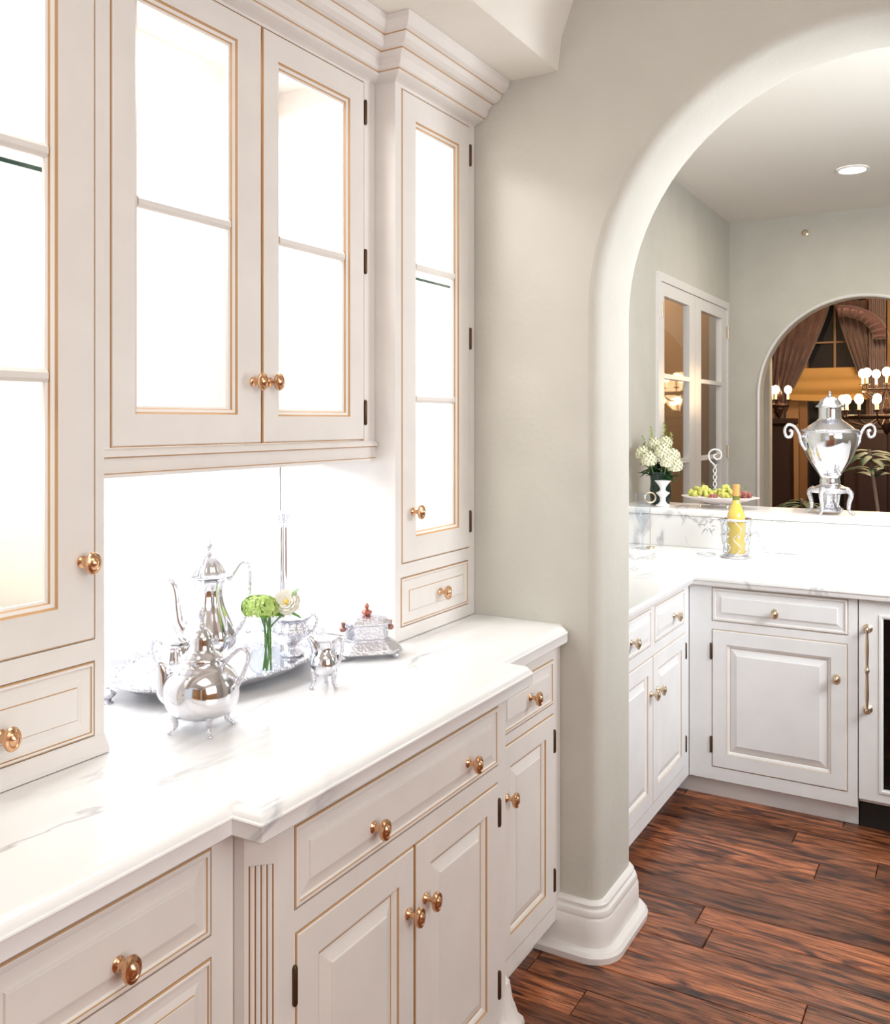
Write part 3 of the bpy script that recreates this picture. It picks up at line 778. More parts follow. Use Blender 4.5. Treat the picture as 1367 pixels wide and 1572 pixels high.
b = MB(); b.tube(smoothpath([(-0.012, -0.004, 0.01), (-0.008, 0, 0.09), (0.020, 0.014, 0.130), (0.030, 0.018, 0.150)], 5), 0.002, 6); b.build('stem', STEM, rs, True)
b = MB(); upv = (0.35, -0.72, 0.45)
for r_, n, w_, l_ in ((0.030, 8, 0.013, 0.006), (0.027, 8, 0.012, 0.010), (0.022, 7, 0.010, 0.013), (0.016, 6, 0.008, 0.014), (0.010, 5, 0.005, 0.012)): petal_ring(b, (0.032, 0.018, 0.158), n, r_, w_, l_, 1, r_ * 90, up=upv)
b.build('petals', PETAL, rs, True)
b = MB(); b.ball((0.034, 0.013, 0.162), 0.006); b.build('heart', YEL, rs, True)
b = MB(); leaf(b, (0.036, 0.022, 0.170), (0.6, 0.5, 0.9), 0.035, 0.010); leaf(b, (0.03, 0.018, 0.14), (0.9, 0.3, -0.2), 0.04, 0.011); b.build('leaves', LEAF, rs, True)
rs.location = (-1.388, 1.590, TZ + 0.002)
# octagonal silver casket
bx = thing('casket', 'ornate octagonal silver casket with flared base, right of the tray', 'box')


def octo(hx, hy, c, z): return [(hx, -hy + c, z), (hx, hy - c, z), (hx - c, hy, z), (-hx + c, hy, z), (-hx, hy - c, z), (-hx, -hy + c, z), (-hx + c, -hy, z), (hx - c, -hy, z)]


b = MB(); b.loft([octo(.085, .062, .03, 0.012), octo(.088, .066, .032, 0.016), octo(.082, .060, .03, 0.024), octo(.066, .046, .022, 0.036), octo(.058, .040, .018, 0.040)], True, True, True); b.build('base', SILVERO, bx)
b = MB(); b.loft([octo(.056, .038, .016, 0.040), octo(.056, .038, .016, 0.044), octo(.052, .034, .015, 0.046), octo(.052, .034, .015, 0.078), octo(.057, .039, .016, 0.081), octo(.057, .039, .016, 0.086)], True, True, True); b.build('body', SILVERO, bx)
b = MB(); b.loft([octo(.056, .038, .016, 0.086), octo(.050, .032, .015, 0.092), octo(.034, .020, .010, 0.097), octo(.012, .010, .004, 0.100)], True, True, True); l = b.build('lid', SILVERO, bx)
b = MB(); b.lathe(sprof([(0.006, 0.099), (0.012, 0.105), (0.013, 0.111), (0.004, 0.116), (0.006, 0.124), (0.001, 0.131)]), seg=16); b.build('finial', mat('red_bronze', (0.45, 0.16, 0.12), 0.3, 0.8), l, True)
for s1 in (1, -1):
    for s2 in (1, -1):
        b = MB(); b.ball((s1 * 0.066, s2 * 0.046, 0.007), 0.0095, 0.75, 12, 8); b.build('foot', SILVERO, bx, True)
    b = MB(); b.ball((s1 * 0.061, 0, 0.068), 0.009, 0.8); b.lathe([(0.0001, 0), (0.004, 0), (0.006, 0.012)], (s1 * 0.060, 0, 0.073), 10); b.build('knop', mat('bronze_knop', (0.40, 0.2, 0.16), 0.3, 0.8), bx, True)
bx.location = (-1.345, 1.905, CT); bx.rotation_euler = (0, 0, YAW + 0.25)
# column candlestick against the splashback
cs = thing('candlestick', 'slender silver column candlestick rising behind the flowers', 'candlestick')
b = MB(); b.lathe(sprof([(0.045, 0), (0.044, 0.008), (0.026, 0.018), (0.016, 0.030), (0.012, 0.045)]), seg=32); b.build('foot', SILVERO, cs, True)
b = MB(); b.lathe([(0.011, 0.044), (0.0115, 0.05), (0.0100, 0.300)], seg=48, lobes=12, amp=0.08); b.build('column', SILVER, cs, True)
b = MB(); b.lathe(sprof([(0.010, 0.298), (0.014, 0.306), (0.011, 0.312), (0.022, 0.334), (0.026, 0.340), (0.012, 0.342), (0.012, 0.330)]), seg=32, lobes=8, amp=0.12); b.build('capital', SILVERO, cs, True)
b = MB(); curvy_handle(b, [(-0.012, 0, 0.312), (-0.026, 0, 0.308), (-0.036, 0, 0.314), (-0.040, 0, 0.326), (-0.034, 0, 0.330)], 0.002); b.build('leaf_scroll', SILVERO, cs, True)
cs.location = (-1.665, 1.960, CT); cs.rotation_euler = (0, 0, YAW)
# a few pieces inside the left glazed cupboard
dsh = MB(); dsh.lathe(sprof([(0.03, 0), (0.034, 0.004), (0.05, 0.012), (0.10, 0.030), (0.108, 0.036), (0.104, 0.037), (0.05, 0.018), (0.001, 0.014)]), seg=48, lobes=18, amp=0.01)
o = dsh.build('dish', mat('pale_yellow_china', (0.80, 0.72, 0.38), 0.3), smooth=True, loc=(-1.58, 0.93, 1.1425 + .0115 - .002)); tag(o, 'shallow pale yellow dish inside the left glazed cupboard, seen through its lowest pane', 'dish')

# ------------------------------------------------------------ kitchen beyond the arch
KL = -1.62; KY = 6.96; KZ = 3.0
DY0, DY1, DZ1 = 5.20, 6.85, 2.36
b = MB()
TK = lambda u, v, n: (KL + n, u, v)
frame_grid(b, TK, W1, 0, KY + 0.2, KZ, [(DY0, -1, DY1, DZ1)], 0.12); struct(b, 'wall_kitchen_left', PLASTER)
b = MB(); b.box(KL - 0.12, W1, KZ, 2.4, KY + 0.14, KZ + 0.05); struct(b, 'ceiling_kitchen', mat('pale_ceiling_paint', (0.86, 0.83, 0.77), 0.9))
b = MB(); b.box(1.9, W1, 0, 2.0, KY, KZ); struct(b, 'wall_kitchen_right', PLASTER)
FCX, FCZ, FR = -0.724, 1.713, 0.676
arch_wall('wall_kitchen_back', KY, KY + 0.14, KL - 0.12, 2.4, 3.6, FCX, FCZ, FR, PLASTER, edge=0.012)
# slim bead round the far arch
b = MB(); pts = [(FCX - FR - 0.01, KY - 0.004, 0)] + [(FCX + (FR + 0.01) * cos(PI - PI * i / 40), KY - 0.004, FCZ + (FR + 0.01) * sin(PI - PI * i / 40)) for i in range(41)] + [(FCX + FR + 0.01, KY - 0.004, 0)]
b.tube(pts, 0.013, 8); struct(b, 'trim_4', TRIM, smooth=True)
# recessed ceiling light
rl = thing('recessed_light', 'round recessed ceiling light glowing beyond the arch', 'ceiling light', (-0.65, 5.83, 2.985))
b = MB(); b.lathe([(0.085, 0.014), (0.090, 0.008), (0.086, 0.002), (0.074, 0.004), (0.070, 0.014)], seg=32, cap=False); b.build('trim_ring', TRIM, rl, True)
b = MB(); b.lathe([(0.0001, 0.004), (0.074, 0.004), (0.074, 0.010)], seg=32, cap=False); b.build('lens', LAMP, rl)
b = MB(); b.lathe([(0.0001, 0), (0.022, 0), (0.024, 0.006), (0.012, 0.012), (0.012, 0.02), (0.0001, 0.02)], seg=16, cap=False)
p = at(1236, 357, KY - 0.021)
o = b.build('sprinkler_head', KBRASS, smooth=True, loc=p); o.rotation_euler = (PI / 2, 0, 0); o.location = (p.x, KY - 0.001, p.z); tag(o, 'small brass disc high on the wall above the far arch', 'fitting')

# French doors in the left kitchen wall
fd = MB(); T = TX(KL)
frame_grid(fd, T, DY0 - 0.03, 0, DY1 + 0.03, DZ1 + 0.03, [(DY0 + 0.02, -1, DY1 - 0.02, DZ1 - 0.02)], 0.04, 0.02); struct(fd, 'trim_5', TRIM)
for nm, (a0, a1, g0, g1) in (('door_2', (DY0 + 0.022, 5.965, 5.30, 5.84)), ('door_3', (5.97, DY1 - 0.022, 6.12, 6.68))):
    zs = [0.28, 0.76, 1.275, 1.79, 2.275]
    b = MB(); hol = [(g0, zs[i] + 0.014, g1, zs[i + 1] - 0.014) for i in range(4)]
    frame_grid(b, T, a0, 0.01, a1, DZ1 - 0.022, hol, 0.04, 0.012); dd = struct(b, nm, TRIM)
    for h in hol:
        q = MB(); q.tbox(T, h[0], h[1], -0.012, h[2], h[3], -0.008); q.build('glass_pane', PANEG, dd)
    hy = a0 - 0.002 if nm == 'door_2' else a1 + 0.002
    for z in (2.17, 1.30, 0.4):
        q = MB(); q.lathe([(0.0001, -0.045), (0.008, -0.045), (0.008, 0.045), (0.0001, 0.045)], (KL + 0.022, hy, z), 10, cap=False); q.build('hinge', KBRASS, dd, True)
# dim room behind the French doors
DARKM = mat('dark_stain', (0.05, 0.02, 0.012), 0.4); BR = mat('brown_panelling', (0.13, 0.055, 0.025), 0.5, var=0.3, vscale=8); NAVY = mat('navy_fabric', (0.015, 0.025, 0.06), 0.8)
b = MB(); b.box(-3.2, 5.0, -0.02, -1.74, 7.85, 0); struct(b, 'floor_side_room', DARKM)
b = MB(); b.box(-3.3, 5.0, 0, -3.2, 7.85, 3.0); struct(b, 'wall_side_room_left', PLASTER)
b = MB(); b.box(-3.3, 4.95, 0, -1.745, 5.0, 3); struct(b, 'wall_side_room_front', PLASTER)
b = MB(); b.box(-3.3, 4.95, 3.0, -1.745, 7.9, 3.05); struct(b, 'ceiling_side_room', PLASTER)
b = MB(); b.box(-3.2, 7.85, 0, -1.5, 7.95, 2.999); struct(b, 'wall_side_room_back', PLASTER)
cb2 = thing('tall_cupboard', 'tall brown cupboard seen through the left French door', 'cupboard', (-2.35, 7.5, 0), world=True)
b = MB(); b.box(-2.62, 7.35, 0, -2.13, 7.84, 2.2); b.box(-2.65, 7.32, 2.2, -2.10, 7.84, 2.26); b.build('body', BR, cb2)
for z0_, z1_ in ((0.1, 1.05), (1.1, 2.15)):
    b = MB(); panel(b, TY(7.35), -2.60, z0_, -2.15, z1_, [(0, 0, 0), (0, 0.015, 0), (0.06, 0.015, 0), (0.07, 0.004, 0), (0.10, 0.012, 0)]); b.build('door', BR, cb2)
b = MB()
for k in range(5): b.lathe([(0.034, 0.01), (0.03, 1.2), (0.026, 2.3)], (-2.10 + k * 0.035, 7.27 + 0.02 * (k % 2), 0), 10)
o = b.build('curtain', NAVY, smooth=True); tag(o, 'dark navy curtain glimpsed through the left French door', 'curtain')

# kitchen base cabinets
KM = [KPAINT, KGLAZE]
T = TX(-1.03)
k1 = thing('kitchen_cabinet', 'white kitchen base cabinet emerging behind the arch pier, two drawers over two doors', 'cabinet', (-1.3, 3.2, 0), world=True)
h1 = [(2.80, 0.715, 3.235, 0.85), (3.275, 0.715, 3.665, 0.85), (2.80, 0.135, 3.250, 0.675), (3.252, 0.135, 3.675, 0.675)]
carcass(k1, T, W1 + 0.003, 0.085, 3.728, 0.862, [h1[0], h1[1], (2.80, 0.135, 3.675, 0.675)], 0.585, KM)
for r, ky in ((h1[0], 3.0), (h1[1], 3.50)): d = door(k1, T, r, DRAWP, KM, 'drawer'); knob(d, (-1.027, ky, 0.775), 'X', KN2)
for r, ky, hy in ((h1[2], 3.215, 2.797), (h1[3], 3.290, 3.679)):
    d = door(k1, T, r, RAISED, KM); knob(d, (-1.027, ky, 0.545), 'X', KN2); hinge(d, (-1.028, hy, 0.60)); hinge(d, (-1.028, hy, 0.225))
b = MB(); b.box(-1.12, W1 + 0.06, 0, -1.10, 3.80, 0.085); b.build('toe_board', KPAINT, k1)
T = TY(3.73)
k2 = thing('kitchen_cabinet', 'white kitchen base cabinet facing the camera, single drawer over square-panelled door', 'cabinet', (-0.7, 4.0, 0), world=True)
h2 = [(-0.937, 0.722, -0.430, 0.858), (-0.937, 0.135, -0.432, 0.690)]
carcass(k2, T, -1.028, 0.085, -0.398, 0.862, h2, 0.78, KM)
d = door(k2, T, h2[0], DRAWP, KM, 'drawer'); knob(d, (-0.690, 3.727, 0.780), 'Y', KN2)
d = door(k2, T, h2[1], RAISED, KM); knob(d, (-0.468, 3.727, 0.560), 'Y', KN2); hinge(d, (-0.940, 3.728, 0.60)); hinge(d, (-0.940, 3.728, 0.225))
b = MB(); b.box(-1.098, 3.785, 0, -0.40, 3.80, 0.085); b.build('toe_board', KPAINT, k2)
# wine cooler
wc = thing('wine_cooler', 'built-in white-fronted wine cooler with dark glass door and long brass pull', 'wine cooler', (-0.1, 4.0, 0), world=True)
b = MB(); frame_grid(b, T, -0.394, 0.12, 0.22, 0.8622, [(-0.311, 0.168, 0.137, 0.797)], 0.03, 0.0); b.tbox(T, -0.394, 0.10, -0.76, 0.22, 0.8622, -0.45)
b.tbox(T, -0.394, 0.10, -0.45, -0.374, 0.8622, -0.03); b.tbox(T, 0.20, 0.10, -0.45, 0.22, 0.8622, -0.03); b.tbox(T, -0.374, 0.10, -0.45, 0.20, 0.12, -0.03); b.tbox(T, -0.374, 0.848, -0.45, 0.20, 0.8622, -0.03)
b.build('case', KPAINT, wc)
b = MB(); panel(b, T, -0.325, 0.154, 0.151, 0.811, [(0, 0.0, 0), (0.0, 0.004, 0), (0.008, 0.004, 0), (0.014, -0.006, 0), (0.014, -0.02, 0)], hole=True); b.build('door_bead', KPAINT, wc)
b = MB(); b.tbox(T, -0.312, 0.167, -0.020, 0.138, 0.798, -0.016); b.build('glass_pane', glass_mat('smoked_glass', (0.35, 0.33, 0.32), 0.25), wc)
b = MB(); b.tbox(T, -0.374, 0.12, -0.44, 0.20, 0.848, -0.43); b.build('dark_liner', BLACK, wc)
for z in (0.26, 0.37, 0.48, 0.59, 0.70):
    b = MB(); b.tbox(T, -0.372, z, -0.40, 0.198, z + 0.008, -0.05); b.build('rack', mat('walnut_rack', (0.07, 0.04, 0.03), 0.5) if z < 0.3 else bpy.data.materials['walnut_rack'], wc)
b = MB(); b.box(-0.394, 3.775, 0, 0.22, 3.80, 0.11); b.build('kick_grille', BLACK, wc)
b = MB(); xx = -0.363
b.lathe(sprof([(0.004, 0.452), (0.007, 0.46), (0.005, 0.475), (0.0075, 0.52), (0.0055, 0.590), (0.009, 0.604), (0.009, 0.612), (0.0055, 0.626), (0.0075, 0.69), (0.005, 0.74), (0.007, 0.757), (0.004, 0.765)]), (xx, 3.695, 0), 14)
for z in (0.458, 0.757):
    b.tube([(xx, 3.733, z), (xx, 3.727, z), (xx, 3.72, z), (xx, 3.705, z), (xx, 3.692, z)], [0.017, 0.017, 0.008, 0.007, 0.012], 14)
b.build('pull_handle', KBRASS, wc, True)
# further kitchen run, mostly beyond the frame
k3 = thing('kitchen_cabinet', 'white kitchen base cabinet to the right of the wine cooler', 'cabinet', (0.6, 4.0, 0), world=True)
carcass(k3, T, 0.225, 0.085, 1.0, 0.862, [(0.26, 0.135, 0.96, 0.85)], 0.76, KM); door(k3, T, (0.26, 0.135, 0.96, 0.85), RAISED, KM)
# kitchen marble L worktop
KE = [(-0.012, 0.900), (-0.004, 0.898), (0, 0.893), (-0.001, 0.886), (-0.006, 0.884), (-0.006, 0.876), (-0.012, 0.866), (-0.03, 0.8625)]
worktop('marble_worktop', [(-1.0, W1 + 0.001), (-1.0, 3.70), (1.0, 3.70)], [(1.0, 4.528), (KL + 0.001, 4.528), (KL + 0.001, W1 + 0.001)], KE, MARB, 'white marble L-shaped kitchen worktop beyond the arch, under the wine cooler and bottle')
# low wall with marble splash and raised ledge
b = MB(); b.box(KL, 4.55, 0, 1.9, 4.80, 1.055); struct(b, 'wall_bar', PLASTER)
b = MB(); b.box(KL, 4.53, 0.9005, 1.9, 4.549, 1.055); struct(b, 'trim_6', MARB)
b = MB(); LE = [(4.512, 1.0585), (4.508, 1.066), (4.506, 1.074), (4.508, 1.084), (4.515, 1.090), (4.85, 1.090), (4.85, 1.0585)]
b.loft([[(KL + 0.002, y_, z_) for y_, z_ in LE], [(1.9, y_, z_) for y_, z_ in LE]], True, True, True)
o = b.build('marble_ledge', MARB); tag(o, 'raised white marble ledge carrying samovar, grapes and white flowers', 'ledge')
LZ = 1.0905

# ------------------------------------------------------------ things on the ledge
sm = thing('samovar', 'large silver samovar urn with scroll handles and four legs, on the marble ledge', 'samovar')
b = MB(); b.lathe(sprof([(0.044, 0.135), (0.046, 0.150), (0.044, 0.172), (0.060, 0.200), (0.095, 0.255), (0.117, 0.315), (0.124, 0.355), (0.120, 0.385), (0.108, 0.398), (0.076, 0.425), (0.056, 0.440), (0.050, 0.452), (0.050, 0.496), (0.054, 0.502)]), seg=48); b.build('urn_body', SILVER, sm, True)
b = MB(); b.lathe(sprof([(0.121, 0.380), (0.127, 0.386), (0.126, 0.392), (0.118, 0.397), (0.112, 0.396)]), seg=64, lobes=32, amp=0.01, cap=False); b.build('collar', SILVERO, sm, True)
b = MB(); b.lathe(sprof([(0.060, 0.500), (0.062, 0.506), (0.050, 0.516), (0.040, 0.534), (0.022, 0.546), (0.008, 0.552)]), seg=40, lobes=12, amp=0.03); l = b.build('lid', SILVERO, sm, True)
b = MB(); b.lathe(sprof([(0.006, 0.548), (0.010, 0.558), (0.004, 0.564), (0.006, 0.570), (0.001, 0.578)]), seg=12); b.build('finial', SILVERO, l, True)
b = MB(); b.lathe(sprof([(0.080, 0.100), (0.088, 0.112), (0.086, 0.122), (0.060, 0.130), (0.046, 0.138)]), seg=40, lobes=4, amp=0.05); b.build('base_plate', SILVERO, sm, True)
b = MB(); b.lathe(sprof([(0.055, 0.012), (0.060, 0.02), (0.045, 0.035), (0.030, 0.060), (0.028, 0.075), (0.03, 0.1)]), seg=24, lobes=8, amp=0.1); b.build('burner', SILVERO, sm, True)
for k in range(4):
    a = PI / 4 + k * PI / 2
    b = MB(); p = smoothpath([(0.075 * cos(a), 0.075 * sin(a), 0.118), (0.098 * cos(a), 0.098 * sin(a), 0.098), (0.088 * cos(a), 0.088 * sin(a), 0.055), (0.088 * cos(a), 0.088 * sin(a), 0.02), (0.106 * cos(a), 0.106 * sin(a), 0.006)], 5)
    b.tube(p, [0.014 - 0.008 * i / (len(p) - 1) for i in range(len(p))], 10); b.ball((0.106 * cos(a), 0.106 * sin(a), 0.007), 0.008, 0.85); b.build('leg', SILVERO, sm, True)
for s_ in (1, -1):
    b = MB(); curvy_handle(b, [(s_ * 0.112, 0, 0.300), (s_ * 0.135, 0, 0.335), (s_ * 0.145, 0, 0.375), (s_ * 0.165, 0, 0.408), (s_ * 0.195, 0, 0.418), (s_ * 0.212, 0, 0.395), (s_ * 0.205, 0, 0.365), (s_ * 0.185, 0, 0.362), (s_ * 0.178, 0, 0.385), (s_ * 0.190, 0, 0.392)], 0.007, 0.008, 10)
    curvy_handle(b, [(s_ * 0.115, 0, 0.372), (s_ * 0.130, 0, 0.362), (s_ * 0.145, 0, 0.372)], 0.005)
    b.build('handle', SILVERO, sm, True)
b = MB(); curvy_handle(b, [(0.0, -0.045, 0.20), (0.0, -0.085, 0.205), (0, -0.105, 0.19)], 0.008); b.ball((0, -0.075, 0.222), 0.011); b.build('spigot', SILVERO, sm, True)
sm.location = (-0.612, 4.62, LZ); sm.rotation_euler = (0, 0, YAW)

bw = thing('footed_bowl', 'wide shallow white and silver footed bowl under the grapes on the ledge', 'bowl')
b = MB(); b.lathe(sprof([(0.001, 0.020), (0.05, 0.020), (0.12, 0.034), (0.172, 0.050), (0.190, 0.053), (0.190, 0.057), (0.170, 0.055), (0.12, 0.042), (0.001, 0.030)]), seg=64, sy=0.62, lobes=16, amp=0.012); b.build('dish', mat('blush_porcelain', (0.82, 0.74, 0.72), 0.25), bw, True)
for k in range(4):
    a = k * PI / 2 + 0.5; b = MB(); curvy_handle(b, [(0.07 * cos(a), 0.05 * sin(a), 0.030), (0.10 * cos(a), 0.06 * sin(a), 0.018), (0.105 * cos(a), 0.065 * sin(a), 0.004)], 0.004); b.build('foot', KBRASS, bw, True)
bw.location = (-1.133, 4.67, LZ); 
GG = mat('green_grape', (0.55, 0.55, 0.12), 0.25, coat=0.5); RG = mat('red_grape', (0.30, 0.09, 0.07), 0.25, coat=0.5)
gm = MB(); gm.ball((0, 0, 0), 0.0125, 1.12, 10, 7); gx = gm.build('grape', GG, smooth=True); GMD = gx.data; bpy.data.objects.remove(gx)
GMR = GMD.copy(); GMR.materials.clear(); GMR.materials.append(RG)
for (nm_l, dx, dy, sx_, n, md, hh) in (('bunch of green grapes at the left side of the wide bowl', -0.085, -0.05, 0.060, 38, GMD, 0.05), ('bunch of green grapes in the middle of the wide bowl, behind the bottle neck', 0.03, 0.015, 0.060, 38, GMD, 0.05), ('small bunch of dark red grapes at the right side of the wide bowl', 0.11, 0.055, 0.040, 18, GMR, 0.022), ('few dark red grapes at the front of the wide bowl, between the green bunches', -0.03, -0.055, 0.028, 10, GMR, 0.0)):
    g = thing('grape_bunch', nm_l, 'grapes', (-1.133 + dx, 4.67 + dy * 0.7, LZ + 0.04))
    for k in range(n):
        o = bpy.data.objects.new('grape', md); C.objects.link(o); o.parent = g
        r_ = math.sqrt(random.random()) * sx_; a = random.uniform(0, 2 * PI)
        o.location = (r_ * cos(a), r_ * sin(a) * 0.62, 0.016 + random.uniform(0, 1) * hh * (1 - (r_ / sx_) ** 2 * 0.8) + abs(r_) * 0.1)
    b = MB(); b.tube(smoothpath([(0, 0, 0.02), (0.005, 0, 0.05 + hh * 0.4), (0.015, 0.005, 0.058 + hh * 0.5)], 3), 0.0018, 6); b.build('stalk', STEM, g)
# bouquet in dark glass vase
fv = thing('flower_vase', 'dark green glass vase of white flowers at the left end of the ledge', 'vase', (-1.447, 4.70, LZ))
b = MB(); b.lathe(sprof([(0.045, 0.0), (0.050, 0.01), (0.055, 0.06), (0.050, 0.12), (0.060, 0.17)]), seg=32, cap=False); b.lathe([(0.0001, 0.001), (0.045, 0.001)], seg=24, cap=False); b.build('vase_body', mat('dark_green_glass', (0.02, 0.05, 0.04), 0.05, trans=0.5), fv, True)
bq = thing('bouquet', 'loose bouquet of full cream blooms and green snapdragon spikes in the dark vase', 'flowers', (-1.447, 4.70, LZ))
CREAM = mat('cream_petal', (0.84, 0.83, 0.62), 0.5)
for (x_, y_, z_, r_) in ((-0.085, -0.03, 0.265, 0.042), (-0.035, -0.075, 0.235, 0.046), (0.03, -0.06, 0.275, 0.044), (0.072, -0.03, 0.255, 0.042), (0.085, -0.03, 0.205, 0.044), (-0.03, 0.0, 0.31, 0.040), (0.02, 0.02, 0.32, 0.04), (-0.08, 0.03, 0.22, 0.04), (0.05, 0.06, 0.25, 0.04), (0.055, -0.07, 0.225, 0.038)):
    b = MB(); up_ = Vector((x_, y_ - 0.08, 0.10))
    for q in range(46):
        zz = 1 - 1.5 * (q + 0.5) / 46; aa = q * 2.39996; qq = math.sqrt(max(0, 1 - zz * zz)); nn_ = Vector((qq * cos(aa), qq * sin(aa), zz))
        petal_ring(b, Vector((x_, y_, z_)) + nn_ * r_ * 0.82, 4, r_ * 0.36, r_ * 0.17, r_ * 0.06, 1, q, up=nn_)
    b.ball((x_, y_, z_), r_ * 0.72)
    b.tube([(x_ * 0.2, y_ * 0.2, 0.02), (x_ * 0.4, y_ * 0.4, 0.12), (x_, y_, z_)], 0.0025, 5, m=1)
    b.build('bloom', [CREAM, STEM], bq)
for (x_, y_, h_) in ((-0.05, 0.0, 0.40), (0.015, 0.02, 0.42), (0.05, 0.03, 0.37), (-0.10, 0.02, 0.35)):
    b = MB(); b.tube([(0, 0, 0.05), (x_ * 0.6, y_ * 0.6, 0.2), (x_, y_, h_)], 0.002, 5)
    for q in range(16):
        t = q / 15; z_ = h_ - 0.13 * (1 - t); xx_ = x_ * (0.6 + 0.4 * (z_ / h_)); leaf(b, (xx_, y_, z_), (cos(q * 2.4), sin(q * 2.4), 0.9), 0.032 * (1.2 - t * 0.7), 0.007)
    b.build('snapdragon_spike', mat('spike_green', (0.38, 0.48, 0.14), 0.5) if x_ == -0.05 else bpy.data.materials['spike_green'], bq, True)
b = MB()
for q in range(26): leaf(b, (random.uniform(-.04, .04), random.uniform(-.04, .04), random.uniform(0.14, 0.22)), (cos(q * 2.4), sin(q * 2.4), random.uniform(-0.4, 0.5)), 0.09, 0.022)
b.build('foliage', mat('deep_foliage', (0.03, 0.08, 0.03), 0.5), bq, True)
# white candle stand, ring-topped stick, scroll stand
p = at(1018, 790, 4.60)
b = MB(); b.lathe(sprof([(0.034, 0), (0.036, 0.006), (0.018, 0.020), (0.016, 0.045), (0.030, 0.062), (0.034, 0.070), (0.016, 0.080), (0.018, 0.100), (0.038, 0.125), (0.042, 0.130), (0.030, 0.131), (0.001, 0.122)]), seg=32)
o = b.build('candle_stand', WHITEP, smooth=True, loc=(p.x, 4.60, LZ)); tag(o, 'short white waisted candle stand in front of the dark vase', 'candlestick')
rg = thing('ring_topped_stick', 'slim brass stick with ring top standing on the kitchen marble, left of the white stand', 'ornament', (-1.412, 4.42, 0.9005))
b = MB(); b.lathe([(0.022, 0), (0.02, 0.005), (0.004, 0.009)], seg=20); b.build('foot', KBRASS, rg, True)
b = MB(); b.tube([(0, 0, 0.006), (0, 0, 0.12), (0, 0, 0.222)], 0.0022, 8); b.build('stem', KBRASS, rg, True)
b = MB(); b.tube([(0.027 * cos(t) * cos(YAW), 0.027 * cos(t) * sin(YAW), 0.247 + 0.025 * sin(t)) for t in [2 * PI * i / 24 for i in range(24)]], 0.004, 8, closed=True); b.build('ring', KBRASS, rg, True)
p = at(1098, 760, 4.822)
st = thing('scroll_stand', 'tall pale twisted scroll stand rising behind the grapes', 'ornament', (p.x, 4.822, LZ))
b = MB(); b.lathe([(0.025, 0), (0.024, 0.005), (0.006, 0.012)], seg=20); b.build('foot', SILVERO, st, True)
b = MB(); sp = [(0.008 * cos(z_ * 90), 0.008 * sin(z_ * 90), z_) for z_ in [0.008 + 0.2 * i / 40 for i in range(41)]]; b.tube(sp, 0.003, 6)
b.tube([(-0.008 * cos(q[2] * 90), -0.008 * sin(q[2] * 90), q[2]) for q in sp], 0.003, 6); b.build('twisted_stem', WHITEP, st, True)
b = MB(); curvy_handle(b, [(0, 0, 0.205), (-0.028, 0, 0.235), (-0.028, 0, 0.272), (0.0, 0, 0.288), (0.030, 0, 0.275), (0.030, 0, 0.245), (0.008, 0, 0.236), (-0.006, 0, 0.252), (0.006, 0, 0.264)], 0.004); b.build('scroll', WHITEP, st, True)

# ------------------------------------------------------------ things on the kitchen worktop
wn = thing('wine_coaster', 'pierced silver wine holder with clear glass liner beside the splashback', 'wine holder', (-0.972, 4.31, 0.9005))
b = MB(); b.lathe(sprof([(0.068, 0.0), (0.070, 0.005), (0.052, 0.014), (0.050, 0.020)]), seg=40); b.build('base', SILVERO, wn, True)
b = MB(); b.lathe([(0.052, 0.012), (0.060, 0.10), (0.068, 0.172)], seg=40, cap=False); b.build('glass_liner', VGLASS, wn, True)
b = MB(); b.lathe(sprof([(0.067, 0.168), (0.072, 0.171), (0.074, 0.176), (0.070, 0.180), (0.066, 0.176)]), seg=48, cap=False); b.build('rim', SILVERO, wn, True)
for k in range(8):
    a = 2 * PI * k / 8 + 0.3; b = MB()
    def q_(da, z_): rr = 0.055 + 0.017 * (z_ / 0.17); return (rr * cos(a + da), rr * sin(a + da), z_)
    curvy_handle(b, [q_(-0.2, 0.016), q_(0.25, 0.05), q_(-0.25, 0.09), q_(0.25, 0.13), q_(-0.15, 0.168)], 0.0022); b.ball(q_(0.1, 0.10), 0.006); b.build('vine_strap', SILVERO, wn, True)
b = MB(); curvy_handle(b, [(-0.070, 0, 0.165), (-0.110, -0.02, 0.172), (-0.135, -0.03, 0.140), (-0.118, -0.02, 0.110), (-0.095, -0.01, 0.125)], 0.004)
for k in range(6): leaf(b, (-0.12 + 0.012 * cos(k), -0.025, 0.14 + 0.012 * sin(k)), (cos(k), -0.2, sin(k)), 0.035, 0.012)
b.build('leafy_handle', SILVERO, wn, True)
wb = thing('wine_bottle', 'bottle of golden white wine with amber foil neck in the silver holder', 'bottle', (-0.972, 4.31, 0.9005 + 0.0205))
b = MB(); b.lathe(sprof([(0.001, 0.001), (0.036, 0.0), (0.040, 0.006), (0.041, 0.10), (0.041, 0.155), (0.038, 0.178), (0.028, 0.205), (0.019, 0.228), (0.0155, 0.245)]), seg=32); b.build('bottle_body', mat('golden_wine_glass', (0.74, 0.52, 0.10), 0.08, coat=1), wb, True)
b = MB(); b.lathe([(0.016, 0.240), (0.0165, 0.262), (0.0165, 0.263)], seg=24, cap=False); b.build('neck', mat('olive_glass', (0.20, 0.22, 0.05), 0.1), wb, True)
b = MB(); b.lathe([(0.0175, 0.262), (0.0165, 0.300), (0.0175, 0.302), (0.0175, 0.314), (0.0001, 0.315)], seg=24, cap=False); b.build('foil', mat('amber_foil', (0.72, 0.42, 0.14), 0.35, 0.3), wb, True)
ds = thing('butter_dish', 'little silver-rimmed glass dish left of the wine holder', 'dish', (-1.098, 4.27, 0.9005))
